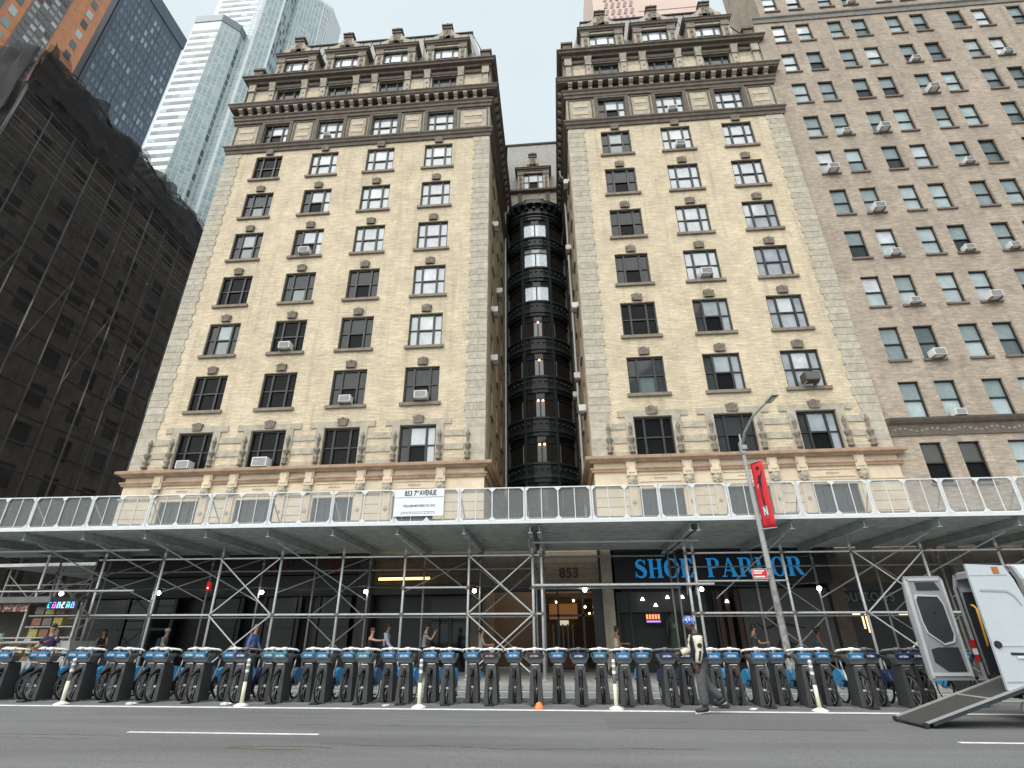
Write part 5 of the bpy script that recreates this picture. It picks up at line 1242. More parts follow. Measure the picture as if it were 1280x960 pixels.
def bike(label, x, y, kind, rz):
    t = thing('bicycle', label, 'bicycle', (x, y, G(x)+.004), rz, 'docked share bicycles in the long row')
    fm = {0: bgrey, 1: bgrey, 2: silver, 3: bnavy, 4: bgrey}[kind]; lb_ = {0: bblue, 1: bteal, 2: bblue, 3: bnavy, 4: bmaroon}[kind]; skm = {0: bsky, 1: bblue, 2: bsky, 3: bnavy, 4: bgrey}[kind]
    w1 = put('front_wheel', BK['fw'], tyre, t); put('spokes', BK['fs'], silver, w1); w2 = put('rear_wheel', BK['rw'], tyre, t); put('spokes', BK['rs'], silver, w2)
    put('frame', BK['frame'], fm, t); put('front_fender', BK['ff'], tyre, t); hb = put('handlebar', BK['hb'], bwhite if kind != 3 else bgrey, t, rz=rk.uniform(-.10, .10)); put('grips', BK['grip'], tyre, hb)
    bs = put('basket', BK['tray'], bgrey, t); put('basket_front', BK['label'], lb_, bs); put('lettering', BK['txt'], bwhite if kind != 4 else silver, bs, (-.02, -.0895, 1.045), rot=FACE); put('lamp', BK['lamp'], black, bs)
    put('saddle', BK['saddle'], tyre, t); put('seat_post', BK['sp'], silver, t); put('rear_skirt', BK['skirt'], skm, t); put('crank', BK['crank'], tyre, t); put('rear_lamp', BK['rl'], mat('red_reflector', (.35, .01, .01), .3), t)
    return t
# docks
d_ = MB()
for s_ in (-1, 1):
    a0, a1 = s_*.047, s_*.165; t0, t1 = s_*.047, s_*.125
    q = lambda a, b_, y0, y1, z: [(min(a, b_), y0, z), (max(a, b_), y0, z), (max(a, b_), y1, z), (min(a, b_), y1, z)]
    d_.hexa(q(a0, a1, 0, .50, .02), q(t0, t1, .05, .46, .74))
d_.hexa([(-.1255, .049, .735), (.1255, .049, .735), (.1255, .462, .735), (-.1255, .462, .735)], [(-.115, .06, .86), (.115, .06, .86), (.115, .42, .87), (-.115, .42, .87)])
d_.box(-.05, .05, .40, .44, .02, .735)
DK = {'body': d_.mesh('dock_body')}
DK['foot'] = MB().box(-.10, .10, -.24, -.0, .0, .035).box(-.04, .04, -.02, .40, .0, .05).mesh('dock_foot')
DK['plate'] = MB().box(-.27, .27, .1, .62, 0, .02).mesh('base_plate')
DK['cap'] = MB().hexa([(-.085, .052, .845), (.085, .052, .845), (.085, .058, .845), (-.085, .058, .845)], [(-.085, .056, .857), (.085, .056, .857), (.085, .062, .857), (-.085, .062, .857)]).mesh('edge_strip')
DK['lock'] = MB().box(-.04, .04, .035, .06, .775, .81).mesh('lock_plate')
DK['rivet'] = MB().lathe([(0, 0), (.011, 0), (.011, .008), (0, .008)], (-.135, .02, .5), 6, 'y').mesh('indicator_light')
def dock(label, x, y, near, rz):
    t = thing('bike_dock', label, 'bike dock', (x, y, G(x)+.004), rz, 'bike docks in a long staggered row')
    put('dock_body', DK['body'], dock_m, t); put('base_plate', DK['plate'], mat('base_plate_grey', (.10, .102, .104), .7), t); put('edge_strip', DK['cap'], silver, t); put('lock_plate', DK['lock'], bgrey, t)
    if near: put('dock_foot', DK['foot'], dock_d, t)
    return t
near_x = [-15.55, -14.48, -13.41, -12.31, -11.24, -10.19, -9.13, -8.05, -7.01, -5.92, -4.86, -3.84, -2.76, -1.7, -.62, .46, 1.52, 2.55, 3.64, 4.67, 5.72, 6.88, 7.93]
far_x = [-15.4, -14.3, -13.2, -12.1, -11.0, -9.9, -8.83, -7.72, -6.63, -5.5, -4.43, -3.36, -2.27, -1.2, -.08, .99, 2.01, 3.05, 4.16, 5.22, 6.28, 7.36, 8.42, 9.5, 10.55]
far_x = [-15.05]+[x*14.75/15+0*x for x in []]+[-14.0, -12.92, -11.84, -10.74, -9.67, -8.58, -7.53, -6.46, -5.4, -4.36, -3.26, -2.21, -1.16, -.07, .99, 2.01, 3.05, 4.17, 5.24, 6.30, 7.38, 8.45, 9.5]
rk = random.Random(9)
KN = {-8.05: 3, -.62: 4, -1.7: 4, .46: 3, 2.55: 3, 7.93: 3, 3.64: 2}
KF = {-.07: 0, 3.05: 3, 7.38: 3, -3.26: 0, 2.01: 2, 8.45: 3}
kinds = {0: 'grey share bicycle with a blue basket front', 1: 'grey share bicycle with a teal basket front', 2: 'silver-framed share bicycle with a blue basket', 3: 'navy share bicycle', 4: 'grey share bicycle with maroon basket front'}
for i, x in enumerate(near_x):
    rz = rk.uniform(-.025, .025); nm = ORD[i] if i < len(ORD) else 'last'
    dock('charcoal bike dock with a black foot, %s from the left in the front row' % nm, x, 14.52, True, rz)
    k = KN.get(x, rk.choice([0, 0, 0, 1, 0, 2])); bike('%s, %s from left in the front row' % (kinds[k], nm), x+rk.uniform(-.01, .01), 14.52+.07, k, rz)
for i, x in enumerate(far_x):
    rz = rk.uniform(-.025, .025); nm = ORD[i] if i < len(ORD) else 'last'
    dock('charcoal bike dock without a foot, %s from the left in the set-back row' % nm, x, 14.92, False, rz)
    k = KF.get(x, rk.choice([0, 0, 0, 1, 0, 2])); bike('%s, %s from left, set-back row' % (kinds[k], nm), x+rk.uniform(-.01, .01), 14.92+.07, k, rz)
tp = MB().quad((-17, 14.3, G(-17)+.009), (11, 14.3, G(11)+.009), (11, 15.75, G(11)+.009), (-17, 15.75, G(-17)+.009))
o = tp.build('dock_platform', mat('dock_platform_grey', (.15, .155, .158), .7, var=.15, scale=6)); tag(o, 'long grey metal platform strip under the bike docks', 'dock platform')

# flexible lane posts
fl_l = mat('flex_post_cream', (.60, .58, .46), .6, var=.1); fl_g = mat('flex_post_grey', (.20, .21, .20), .6, var=.2); refl = mat('reflective_band', (.68, .70, .68), .4)
FB = {'base': MB().lathe([(.17, 0), (.17, .02), (.1, .05), (.05, .07), (0, .07)], seg=14).mesh('base', True), 'low': MB().lathe([(.045, .03), (.042, .5)], seg=10).mesh('lower_tube', True), 'up': MB().lathe([(.041, .502), (.04, .93), (.03, .94), (.0, .94)], seg=10).mesh('upper_tube', True),
      'b1': MB().lathe([(.044, .70), (.044, .76)], seg=10).mesh('reflective_band'), 'b2': MB().lathe([(.043, .84), (.043, .88)], seg=10).mesh('reflective_band'), 'cap': MB().ball((0, 0, .95), .045, 8).mesh('cap', True)}
for i, (x, lean, lb_) in enumerate(((-11.99, 0.0, 'leftmost'), (-7.5, .0, 'second from the left'), (-3.27, .0, 'third, left of centre'), (1.19, -.015, 'fourth, right of centre'), (5.55, .01, 'rightmost, near the van'))):
    t = thing('flex_post', 'cream and grey plastic lane post beside the bikes, %s' % lb_, 'bollard', (x, 13.93, G(x)+.004), 0, 'plastic lane posts along the bike row')
    t.rotation_euler = (0, lean, i*1.1)
    put('base', FB['base'], white_p, t); put('lower_tube', FB['low'], fl_l, t); put('upper_tube', FB['up'], fl_g, t); put('reflective_band', FB['b1'], refl, t); put('reflective_band', FB['b2'], refl, t); put('cap', FB['cap'], refl, t)
cn = MB().lathe([(.0, .0), (.11, 0), (.09, .04), (.06, .1), (.0, .13)], (-.53, 14.0, G(-.5)+.01), 8); tag(cn.build('cone_stub', mat('orange_plastic', (.75, .19, .05), .6, var=.3, scale=20)), 'crushed stub of an orange traffic cone on the white line', 'cone')
for i, (x, y, s_, lb_) in enumerate(((-10.3, 13.98, .12, 'crumpled white paper cup lying beside the leftmost lane post'), (-8.0, 14.1, .13, 'crumpled white paper scrap beside the second lane post'), (4.15, 13.95, .09, 'flat pale scrap of paper on the line near the rightmost lane post'), (-4.1, 14.05, .08, 'small pale wrapper left of the third lane post'))):
    b = MB().ball((x, y, G(x)+.03), s_, 6, (1, .6, .3)); b.ball((x+s_*.7, y+.02, G(x)+.035), s_*.6, 5, (1.2, .5, .4)); tag(b.build('paper_litter', mat('litter_white', (.6, .6, .58), .8)), lb_, 'litter', 'litter along the white line')

# ================================================================== people
def skin_mesh(name, V, E, rad, sub=1, root=0):
    me = bpy.data.meshes.new(name); me.from_pydata([tuple(v) for v in V], E, []); o = bpy.data.objects.new(name, me); COL.objects.link(o)
    o.modifiers.new('skin', 'SKIN')
    for i, r in enumerate(rad):
        sv = me.skin_vertices[0].data[i]; sv.radius = (r, r) if not isinstance(r, tuple) else r; sv.use_root = (i == root)
    s = o.modifiers.new('sub', 'SUBSURF'); s.levels = sub; s.render_levels = sub
    dg = bpy.context.evaluated_depsgraph_get(); dg.update()
    out = bpy.data.meshes.new_from_object(o.evaluated_get(dg)); bpy.data.objects.remove(o); bpy.data.meshes.remove(me)
    for p in out.polygons: p.use_smooth = True
    out.materials.clear(); out.materials.append(None); return out
def sk(v, l, ang): # point at distance l from v, angle from straight down in the forward (x) plane
    return Vector((v[0]+l*math.sin(R(ang)), v[1], v[2]-l*math.cos(R(ang))))
def person(label, x, y, z, rz, skin_c, top, legs, hair, hair_kind='short', pose=None, h=1.75, sleeves='short', extra=None, fine=False, group='people walking under the shed', shoes=None, cap=None):
    P_ = dict(lhip=18, rhip=-14, lknee=8, rknee=30, lsh=-20, rsh=20, lel=20, rel=25, lean=3, nod=8, spread=.05); P_.update(pose or {})
    S = h/1.75; t = thing('person', label, 'person', (x, y, z), rz, group); t.scale = (S, S, S)
    pel = Vector((0, 0, .93)); lean = R(P_['lean'])
    up = lambda d: Vector((math.sin(lean)*d, 0, .93+math.cos(lean)*d))
    waist, chest, neck = up(.17), up(.38), up(.55); nod = R(P_['nod'])+lean
    hd = lambda d, f=0: Vector((neck.x+math.sin(nod)*d+math.cos(nod)*f, 0, neck.z+math.cos(nod)*d-math.sin(nod)*f))
    V = [pel, waist, chest, neck]; E = [(0, 1), (1, 2), (2, 3)]; rad = [(.125, .1), (.115, .09), (.14, .10), .058]
    def add(v, r, par): V.append(Vector(v)); rad.append(r); E.append((par, len(V)-1)); return len(V)-1
    h1 = add(hd(.08, .005), .055, 3); h2 = add(hd(.16, .012), .078, h1); h3 = add(hd(.22, .0), .088, h2); h4 = add(hd(.27, -.012), .07, h3)
    if fine: add(hd(.16, .105), .016, h2)
    torso_end = 4
    legsV = [pel]; legsE = []; legsR = [(.135, .12)]; feet = []
    for s_, hp, kn in ((1, 'lhip', 'lknee'), (-1, 'rhip', 'rknee')):
        hip = Vector((0, s_*.095, .90)); a = P_[hp]; knee = sk(hip, .42, a); ank = sk(knee, .40, a-P_[kn]); 
        i1 = add(hip, .088, 0); i2 = add(knee, .055, i1); i3 = add(ank, .038, i2); toe = Vector((ank.x+.15, ank.y+s_*.015, ank.z-.05-(.05 if P_[kn] > 25 else 0))); i4 = add(toe, .03, i3)
        k = len(legsV); legsV += [hip, knee, ank]; legsE += [(0, k), (k, k+1), (k+1, k+2)]; legsR += [(.118, .085, .072), (.13, .108, .095)][int(fine)]; feet.append((ank, toe))
    lo = min(min(a.z, b_.z) for a, b_ in feet)-.045
    arms = []
    for s_, sh_, el in ((1, 'lsh', 'lel'), (-1, 'rsh', 'rel')):
        sho = Vector((chest.x+math.sin(lean)*.08, s_*.17, chest.z+.085)); elb = sk(sho, .28, P_[sh_]); elb.y += s_*P_['spread']; wr = sk(elb, .25, P_[sh_]+P_[el]); wr.y = elb.y-(s_*.02 if P_[el] < 60 else s_*.10)
        d = (wr-elb).normalized(); pm_ = wr+d*.05; tip = wr+d*.15
        i1 = add(sho, .058, 2); i2 = add(elb, .042, i1); i3 = add(wr, .028, i2); i4 = add(pm_, .032, i3)
        side = Vector((0, s_, 0)); curl = Vector((d.z, 0, -d.x))*.5
        for f in range(4):
            off = Vector((-d.z, 0, d.x))*((f-1.5)*.019); ln = (.06, .072, .068, .052)[f]
            j = add(pm_+d*.045+off, .0095, i4); j = add(pm_+d*(.045+ln*.55)+off, .0085, j); add(pm_+d*(.045+ln)+off-side*.022, .0075, j)
        j = add(pm_+d*.0+Vector((-d.z, 0, d.x))*.04, .011, i4); add(pm_+d*.045+Vector((-d.z, 0, d.x))*.058-side*.01, .009, j)
        arms.append((sho, elb, wr))
    body = skin_mesh('body', V, E, rad, 1)
    off = -lo
    me_off = Matrix.Translation((0, 0, off)); body.transform(me_off)
    bo = put('body', body, skin_c, t)
    up_ = Vector((0, 0, off))
    # shirt or jacket
    sv = [pel+Vector((0, 0, .02)), waist, chest, neck+Vector((-.005, 0, -.055))]; se = [(0, 1), (1, 2), (2, 3)]; thick = .02 if sleeves != 'jacket' else .085
    sr = [(.145+thick, .115+thick), (.12+thick, .10+thick), (.148+thick, .115+thick), .066+thick*.5]
    if sleeves == 'jacket': sv[0] = pel+Vector((0, 0, -.06))
    for (sho, elb, wr) in arms:
        k = len(sv)
        if sleeves == 'none': sv.append(sho); se.append((2, k)); sr.append(.066)
        elif sleeves == 'short': sv += [sho, sho+(elb-sho)*.7]; se += [(2, k), (k, k+1)]; sr += [.072, .058]
        else: sv += [sho, elb, elb+(wr-elb)*.93]; se += [(2, k), (k, k+1), (k+1, k+2)]; sr += [.068+min(thick, .025), .050+min(thick, .02), .038+min(thick, .015)]
    m_ = skin_mesh('shirt' if sleeves != 'jacket' else 'jacket', sv, se, sr, 1); m_.transform(me_off); shirt = put('shirt' if sleeves != 'jacket' else 'jacket', m_, top, t)
    if sleeves == 'none': legs_m = None
    m_ = skin_mesh('trousers', legsV, legsE, legsR, 1); m_.transform(me_off); put('trousers', m_, legs, t)
    sh_m = shoes or black
    for (ank, toe) in feet:
        d = (toe-ank); b = MB(); a = ank+up_; c = toe+up_
        b.tube([(a.x-.05, a.y, a.z-.02), (a.x, a.y, a.z-.01), (a.x+d.x*.6, a.y, a.z+d.z*.7), (c.x+.06, c.y, c.z-.005)], [.04, .056, .05, .03], 8); put('shoe', b.mesh('shoe', True), sh_m, t)
    HD = lambda d, f=0, s_=0: tuple(hd(d, f)+up_+Vector((0, s_, 0)))
    hb_ = MB(); c = HD(.235, -.022)
    if hair_kind == 'bald': hb_.ball(HD(.17, -.03), .088, 10, (1, 1.02, .6))
    else:
        hb_.ball(c, .102, 10, (1.02, .98, .85)); hb_.ball(HD(.16, -.05), .082, 8, (.8, 1, 1.1))
        if hair_kind == 'long': hb_.tube([HD(.2, -.07), HD(.08, -.10), HD(-.06, -.11), HD(-.15, -.10)], [.08, .085, .07, .03], 8)
        if hair_kind == 'curly':
            for q in range(14): hb_.ball((c[0]-.02+.1*math.cos(q*2.4), .1*math.sin(q*2.4), c[2]+.02+.06*math.cos(q*1.3)), .05, 6)
        if hair_kind == 'tail': hb_.tube([HD(.2, -.1), HD(.12, -.19), HD(.0, -.2)], [.03, .04, .015], 6)
    put('hair', hb_.mesh('hair', True), hair, t)
    for s_ in (-1, 1):
        put('ear', MB().ball(HD(.165, -.005, s_*.088), .024, 6, (.8, .5, 1.2)).mesh('ear', True), skin_c, t)
        put('eye', MB().ball(HD(.185, .082, s_*.032), .011, 6).mesh('eye', True), eyem, t)
    put('mouth', MB().box(-.004, .004, -.022, .022, -.005, .005).mesh('mouth'), lipm, t, HD(.105, .078))
    if cap:
        b = MB().ball(HD(.235, -.015), .114, 10, (1.05, 1.0, .8)); b.hexa([tuple(Vector(HD(.2, .05))+Vector((0, -.07, 0))), tuple(Vector(HD(.2, .17))+Vector((0, -.05, -.01))), tuple(Vector(HD(.2, .17))+Vector((0, .05, -.01))), tuple(Vector(HD(.2, .05))+Vector((0, .07, 0)))], [tuple(Vector(HD(.215, .05))+Vector((0, -.07, 0))), tuple(Vector(HD(.215, .17))+Vector((0, -.05, -.01))), tuple(Vector(HD(.215, .17))+Vector((0, .05, -.01))), tuple(Vector(HD(.215, .05))+Vector((0, .07, 0)))]) if cap[1] else None
        put('cap', b.mesh('cap', True), cap[0], t)
    t['_a'] = 0
    return t, dict(up=up_, chest=chest, arms=arms, hd=HD, pel=pel, waist=waist, feet=feet)
eyem = mat('eye_dark', (.02, .015, .012), .3, var=0); lipm = mat('lip', (.30, .10, .08), .6, var=0)
SK = [mat('fair_skin', (.55, .33, .24), .6, var=.08, spec=.3), mat('tan_skin', (.38, .22, .15), .6, var=.08, spec=.3), mat('dark_skin', (.12, .06, .04), .6, var=.08, spec=.3), mat('brown_skin', (.23, .12, .075), .6, var=.08, spec=.3)]
HR = [mat('dark_hair', (.012, .010, .009), .7), mat('grey_hair', (.22, .21, .20), .8), mat('red_brown_hair', (.13, .05, .03), .7)]
def cloth(n, c): return mat(n, c, .85, var=.2, scale=14, bump=.4, bscale=12)
def strap(t, a, b_, r=.018, m=black): put('strap', MB().tube([a, b_], r, 6).mesh('strap', True), m, t)
def pack(t, info, m, w=.13):
    c = info['chest']+info['up']; put('backpack', MB().hexa([(c.x-.27, -w, c.z-.32), (c.x-.12, -w, c.z-.32), (c.x-.12, w, c.z-.32), (c.x-.27, w, c.z-.32)], [(c.x-.24, -w*.85, c.z+.1), (c.x-.13, -w*.85, c.z+.1), (c.x-.13, w*.85, c.z+.1), (c.x-.24, w*.85, c.z+.1)]).mesh('backpack'), m, t)
    for s_ in (-1, 1): strap(t, (c.x-.12, s_*.1, c.z+.08), (c.x+.13, s_*.11, c.z-.08), .018, m)
gz = lambda x: G(x)+.13
# the man in front of the bikes
t, I = person('man in blue patterned head wrap, black and cream varsity jacket and grey jeans walking left', 3.05, 13.42, G(3.05)+.005, R(180), SK[2], cloth('varsity_black', (.012, .012, .022)), cloth('washed_grey_jeans', (.075, .078, .084)), HR[0], 'short',
              dict(lhip=10, rhip=-8, lknee=14, rknee=42, lsh=2, rsh=20, lel=12, rel=55, lean=4, nod=24), 1.83, 'jacket', fine=True, group='people on the street', shoes=mat('black_sneaker', (.015, .015, .016), .6))
up_ = I['up']; (sho, elb, wr) = I['arms'][0]; 
cream = cloth('cream_leather_sleeve', (.58, .53, .42))
for (sho, elb, wr) in I['arms']:
    b = MB(); q = [sho+up_, sho+(elb-sho)*.4+up_, elb+up_, elb+(wr-elb)*.5+up_, elb+(wr-elb)*.9+up_]
    b.tube([tuple(v) for v in q], [.104, .092, .078, .070, .056], 10); put('sleeve', b.mesh('sleeve', True), cream, t)
    b = MB().tube([tuple(elb+(wr-elb)*.88+up_), tuple(elb+(wr-elb)*1.0+up_)], .06, 10); put('cuff', b.mesh('cuff', True), cloth('varsity_black', (.012, .012, .022)), t)
    s_ = 1 if sho.y > 0 else -1
    pt = sho+(elb-sho)*.62+up_; put('sleeve_patch', MB().lathe([(0, 0), (.05, 0), (.05, .012), (0, .012)], (pt.x, pt.y+s_*.082, pt.z), 10, 'y').mesh('sleeve_patch'), black, t)
    for q_ in range(3): pt = elb+(wr-elb)*(.1+.25*q_)+up_; put('sleeve_letter', MB().box(-.022, .022, -.006, .006, -.03, .03).mesh('sleeve_letter'), black, t, (pt.x, pt.y+s_*(.076-.006*q_), pt.z))
c = I['chest']+up_
for dz, r_ in ((.0, .05), (-.16, .045)): put('chest_badge', MB().lathe([(r_*.6, 0), (r_, 0), (r_, .01), (r_*.6, .01)], (c.x+.18, .10, c.z+dz), 12, 'x').mesh('chest_badge'), cream, t)
wrapm = bpy.data.materials.new('blue_bandana'); wrapm.use_nodes = True; vt = wrapm.node_tree.nodes.new('ShaderNodeTexVoronoi'); vt.inputs['Scale'].default_value = 30
vr = wrapm.node_tree.nodes.new('ShaderNodeValToRGB'); vr.color_ramp.elements[0].position = .35; vr.color_ramp.elements[1].position = .42; vr.color_ramp.elements[0].color = (.6, .65, .75, 1); vr.color_ramp.elements[1].color = (.04, .10, .38, 1)
tcn = wrapm.node_tree.nodes.new('ShaderNodeTexCoord'); wrapm.node_tree.links.new(tcn.outputs['Object'], vt.inputs[0]); wrapm.node_tree.links.new(vt.outputs[0], vr.inputs[0]); wrapm.node_tree.links.new(vr.outputs[0], wrapm.node_tree.nodes['Principled BSDF'].inputs['Base Color'])
hw = MB().ball(I['hd'](.235, -.015), .118, 12, (1.06, .98, .82)); hw.ball(I['hd'](.17, -.07), .085, 8, (.8, 1, 1.1)); put('head_wrap', hw.mesh('head_wrap', True), wrapm, t)
bd = MB().ball(I['hd'](.075, .035), .062, 8, (1, .9, .8)); put('beard', bd.mesh('beard', True), HR[0], t)
for (ank, toe) in I['feet']: a = ank+up_; c2 = toe+up_; put('shoe_sole', MB().tube([(a.x-.06, a.y, a.z-.055), (c2.x+.07, c2.y, c2.z-.035)], .022, 6).mesh('shoe_sole'), white_p, t)
wl_ = -1
navy_c = cloth('navy_tee', (.012, .015, .045))
t, I = person('man in a navy T-shirt with a red swoosh standing by the food cart', -16.3, 17.75, G(-16)+.01, R(-80), SK[1], navy_c, cloth('dark_trousers', (.02, .02, .024)), HR[0], 'short', dict(lhip=2, rhip=-2, lknee=2, rknee=2, lsh=-10, rsh=15, lel=25, rel=70, lean=6, nod=5, spread=.12), 1.82, group='people on the street')
c = I['chest']+I['up']; sw = MB(); sw.prism([(-.09, .0), (-.05, -.035), (.12, .06), (-.04, -.005)], -.004, .004, 'yz'); put('red_swoosh', sw.mesh('red_swoosh'), mat('swoosh_red', (.75, .02, .03), .6), t, (c.x+.155, 0, c.z-.02))
person('bald man in a pale blue shirt inside the food cart window', -20.6, 20.0, gz(-20), R(-60), SK[0], cloth('pale_blue_shirt', (.32, .48, .58)), cloth('dark_trousers', (.02, .02, .024)), HR[1], 'bald', dict(lean=12, lsh=20, rsh=30, lel=50, rel=60), 1.82, 'long')
person('grey-haired person in a striped white shirt beside the cart window', -19.3, 20.15, gz(-19), R(-120), SK[0], cloth('white_striped_shirt', (.45, .45, .50)), cloth('dark_trousers', (.02, .02, .024)), HR[1], 'long', dict(lean=5, lsh=20, rsh=30, lel=50, rel=60), 1.72, 'short')
person('dark-haired woman in a black sleeveless top near the left scaffold post', -19.0, 23.2, gz(-18.7), R(-70), SK[1], cloth('black_top', (.012, .012, .013)), cloth('dark_trousers', (.02, .02, .024)), HR[0], 'long', dict(lsh=25, rsh=25, lel=60, rel=60), 1.66, 'none')
t, I = person('cyclist with a grey helmet and dark backpack under the shed at left', -15.75, 22.4, gz(-15.7), R(10), SK[1], cloth('grey_green_top', (.16, .20, .20)), cloth('dark_trousers', (.02, .02, .024)), HR[0], 'short', {}, 1.66, 'short', cap=(mat('helmet_grey', (.25, .26, .27), .4), False)); pack(t, I, cloth('navy_pack', (.02, .025, .045)))
t, I = person('grey-haired man in a blue shirt with a navy backpack walking right', -12.0, 22.3, gz(-12), R(0), SK[0], cloth('blue_work_shirt', (.12, .19, .42)), cloth('dark_trousers', (.02, .02, .024)), HR[1], 'short', dict(lsh=15, rsh=-15), 1.80, 'long'); pack(t, I, cloth('navy_pack', (.02, .025, .045)))
person('red-haired woman in a black sleeveless top and beige trousers walking right', -7.25, 22.2, gz(-7), R(0), SK[0], cloth('black_top', (.012, .012, .013)), cloth('beige_trousers', (.34, .26, .19)), HR[2], 'short', dict(lsh=-25, rsh=75, lel=20, rel=15, lhip=22, rhip=-20), 1.68, 'none')
t, I = person('man in a pale blue shirt with a black shoulder strap beside the red-haired woman', -6.7, 22.35, gz(-6.7), R(0), SK[3], cloth('light_blue_shirt', (.33, .38, .50)), cloth('dark_trousers', (.02, .02, .024)), HR[0], 'short', dict(lean=5), 1.82, 'long'); c = I['chest']+I['up']; strap(t, (c.x-.1, -.15, c.z+.12), (c.x+.05, -.175, c.z-.3), .02)
t, I = person('man in a grey T-shirt holding a phone to his ear, walking right', -5.12, 22.1, gz(-5), R(8), SK[1], cloth('grey_tee', (.19, .20, .23)), cloth('dark_trousers', (.02, .02, .024)), HR[0], 'short', dict(rsh=55, rel=95, lsh=0), 1.80, 'short'); c = I['chest']+I['up']; strap(t, (c.x-.12, -.1, c.z+.12), (c.x+.12, -.17, c.z-.25), .018)
wrp = I['arms'][1][2]+I['up']; put('phone', MB().box(-.012, .012, -.035, .035, -.07, .07).mesh('phone'), black, t, (wrp.x+.05, wrp.y, wrp.z+.06))
person('woman in a grey top with dark hair behind the crossed scaffold braces', -3.0, 22.4, gz(-3), R(5), SK[1], cloth('light_grey_top', (.27, .27, .27)), cloth('dark_trousers', (.02, .02, .024)), HR[0], 'tail', dict(rsh=30, rel=60, lsh=20, lel=65), 1.66, 'short')
person('woman in a cream top walking past the shoe shop window', 2.12, 22.6, gz(2), R(10), SK[3], cloth('cream_top', (.42, .38, .32)), cloth('dark_trousers', (.02, .02, .024)), HR[0], 'short', dict(lsh=30, rsh=10, lel=60), 1.72, 'none')
person('person in black helmet and dark green top holding out a hand by poster wall', 7.05, 22.2, gz(7), R(0), SK[1], cloth('dark_green_top', (.03, .045, .035)), cloth('olive_trousers', (.05, .05, .04)), HR[0], 'short', dict(rsh=25, rel=70, lsh=5), 1.76, 'short', cap=(mat('black_helmet', (.012, .012, .013), .35), False))
person('curly-haired woman in a teal top walking right by the poster wall', 9.35, 22.4, gz(9.3), R(-20), SK[2], cloth('teal_top', (.02, .08, .08)), cloth('dark_trousers', (.02, .02, .024)), HR[0], 'curly', dict(lean=6, lsh=-25), 1.64, 'none')

# ================================================================== food cart
fc = thing('food_cart', 'steel street food cart with photo menus and a dark canopy at far left', 'food cart', (-20, 19.8, G(-20)+.13))
inox = mat('cart_stainless', (.40, .40, .39), .35, metal=.5, var=.2); cart_d = mat('cart_dark_roof', (.10, .105, .10), .6, var=.2)
def cb_(n, m, *a): return MB().box(*a).build(n, m, fc)
cb_('body', inox, -3.2, 3.0, -.5, .7, .35, 1.22); cb_('counter', inox, -3.2, 2.6, -.75, -.5, 1.16, 1.20); cb_('roof', cart_d, -3.4, 1.95, -.75, .8, 2.46, 2.66); cb_('rear_wall', mat('cart_inside', (.09, .075, .065), .7), -3.2, .95, .66, .72, 1.22, 2.46)
for xx in (-3.15, -.9, .95, 2.95): cb_('corner_post', inox, xx-.03, xx+.03, -.5, -.44, 1.22, 2.46)
for a, c in ((-3.3, 3.25),): MB().tube([(a, -.85, 1.32), (c, -.85, 1.32)], .022, 6).build('rail', inox, fc); MB().tube([(3.25, -.85, 1.32), (3.45, -.85, .5)], .02, 6).build('rail', inox, fc)
for xx in (-1.6, .6, 2.3): MB().tube([(xx, -.85, 1.32), (xx, -.55, 1.2)], .018, 6).build('rail_bracket', inox, fc)
def food_mat(nm, cs, sc_):
    m = bpy.data.materials.new(nm); m.use_nodes = True; nt_ = m.node_tree; v = nt_.nodes.new('ShaderNodeTexVoronoi'); v.inputs['Scale'].default_value = sc_
    g2 = nt_.nodes.new('ShaderNodeNewGeometry'); nt_.links.new(g2.outputs['Position'], v.inputs[0]); sp2 = nt_.nodes.new('ShaderNodeSeparateColor'); nt_.links.new(v.outputs['Color'], sp2.inputs[0]); r2 = nt_.nodes.new('ShaderNodeValToRGB'); r2.color_ramp.interpolation = 'CONSTANT'
    while len(r2.color_ramp.elements) < len(cs): r2.color_ramp.elements.new(.5)
    for i, c_ in enumerate(cs): r2.color_ramp.elements[i].position = i/len(cs); r2.color_ramp.elements[i].color = c_+(1,)
    nt_.links.new(sp2.outputs[0], r2.inputs[0]); nt_.links.new(r2.outputs[0], nt_.nodes['Principled BSDF'].inputs['Base Color']); nt_.nodes['Principled BSDF'].inputs['Roughness'].default_value = .4; return m
fm1 = food_mat('food_photo_print', [(.25, .12, .05), (.45, .28, .10), (.12, .03, .02), (.50, .42, .22), (.10, .12, .04), (.30, .08, .04)], 9)
fm2 = food_mat('menu_print', [(.28, .10, .08), (.16, .05, .05), (.40, .33, .28), (.05, .03, .03), (.30, .20, .06)], 14)
for i in range(6): cb_('food_photo', fm1, -3.0+i*.95, -2.12+i*.95, -.53, -.5, .62, 1.12)
for i in range(4): cb_('menu_panel', fm2, -3.1+i*1.05, -2.12+i*1.05, -.56, -.52, 2.18, 2.44)
cb_('header_print', mat('pink_header', (.40, .20, .18), .5), -1.9, -.2, -.6, -.57, 2.22, 2.4)
for i in range(3):
    for j in range(3): cb_('snack_box', mat('snack_%d' % ((i+j) % 3), [(.24, .20, .04), (.15, .06, .035), (.10, .09, .075)][(i+j) % 3], .5), 1.25+i*.4, 1.58+i*.4, -.44, -.2, 1.36+j*.36, 1.6+j*.36)
for j in range(3): cb_('shelf', inox, 1.1, 2.9, -.5, 0, 1.30+j*.36, 1.33+j*.36)
cb_('condiment_tray', mat('yellow_green_tray', (.45, .45, .08), .5), -.4, .5, -.74, -.6, 1.2, 1.28)
for s_ in (-2.2, 1.8): MB().lathe([(.12, -.06), (.3, -.06), (.3, .06), (.12, .06)], (s_, -.3, .17), 14, 'y').build('wheel', tyre, fc)
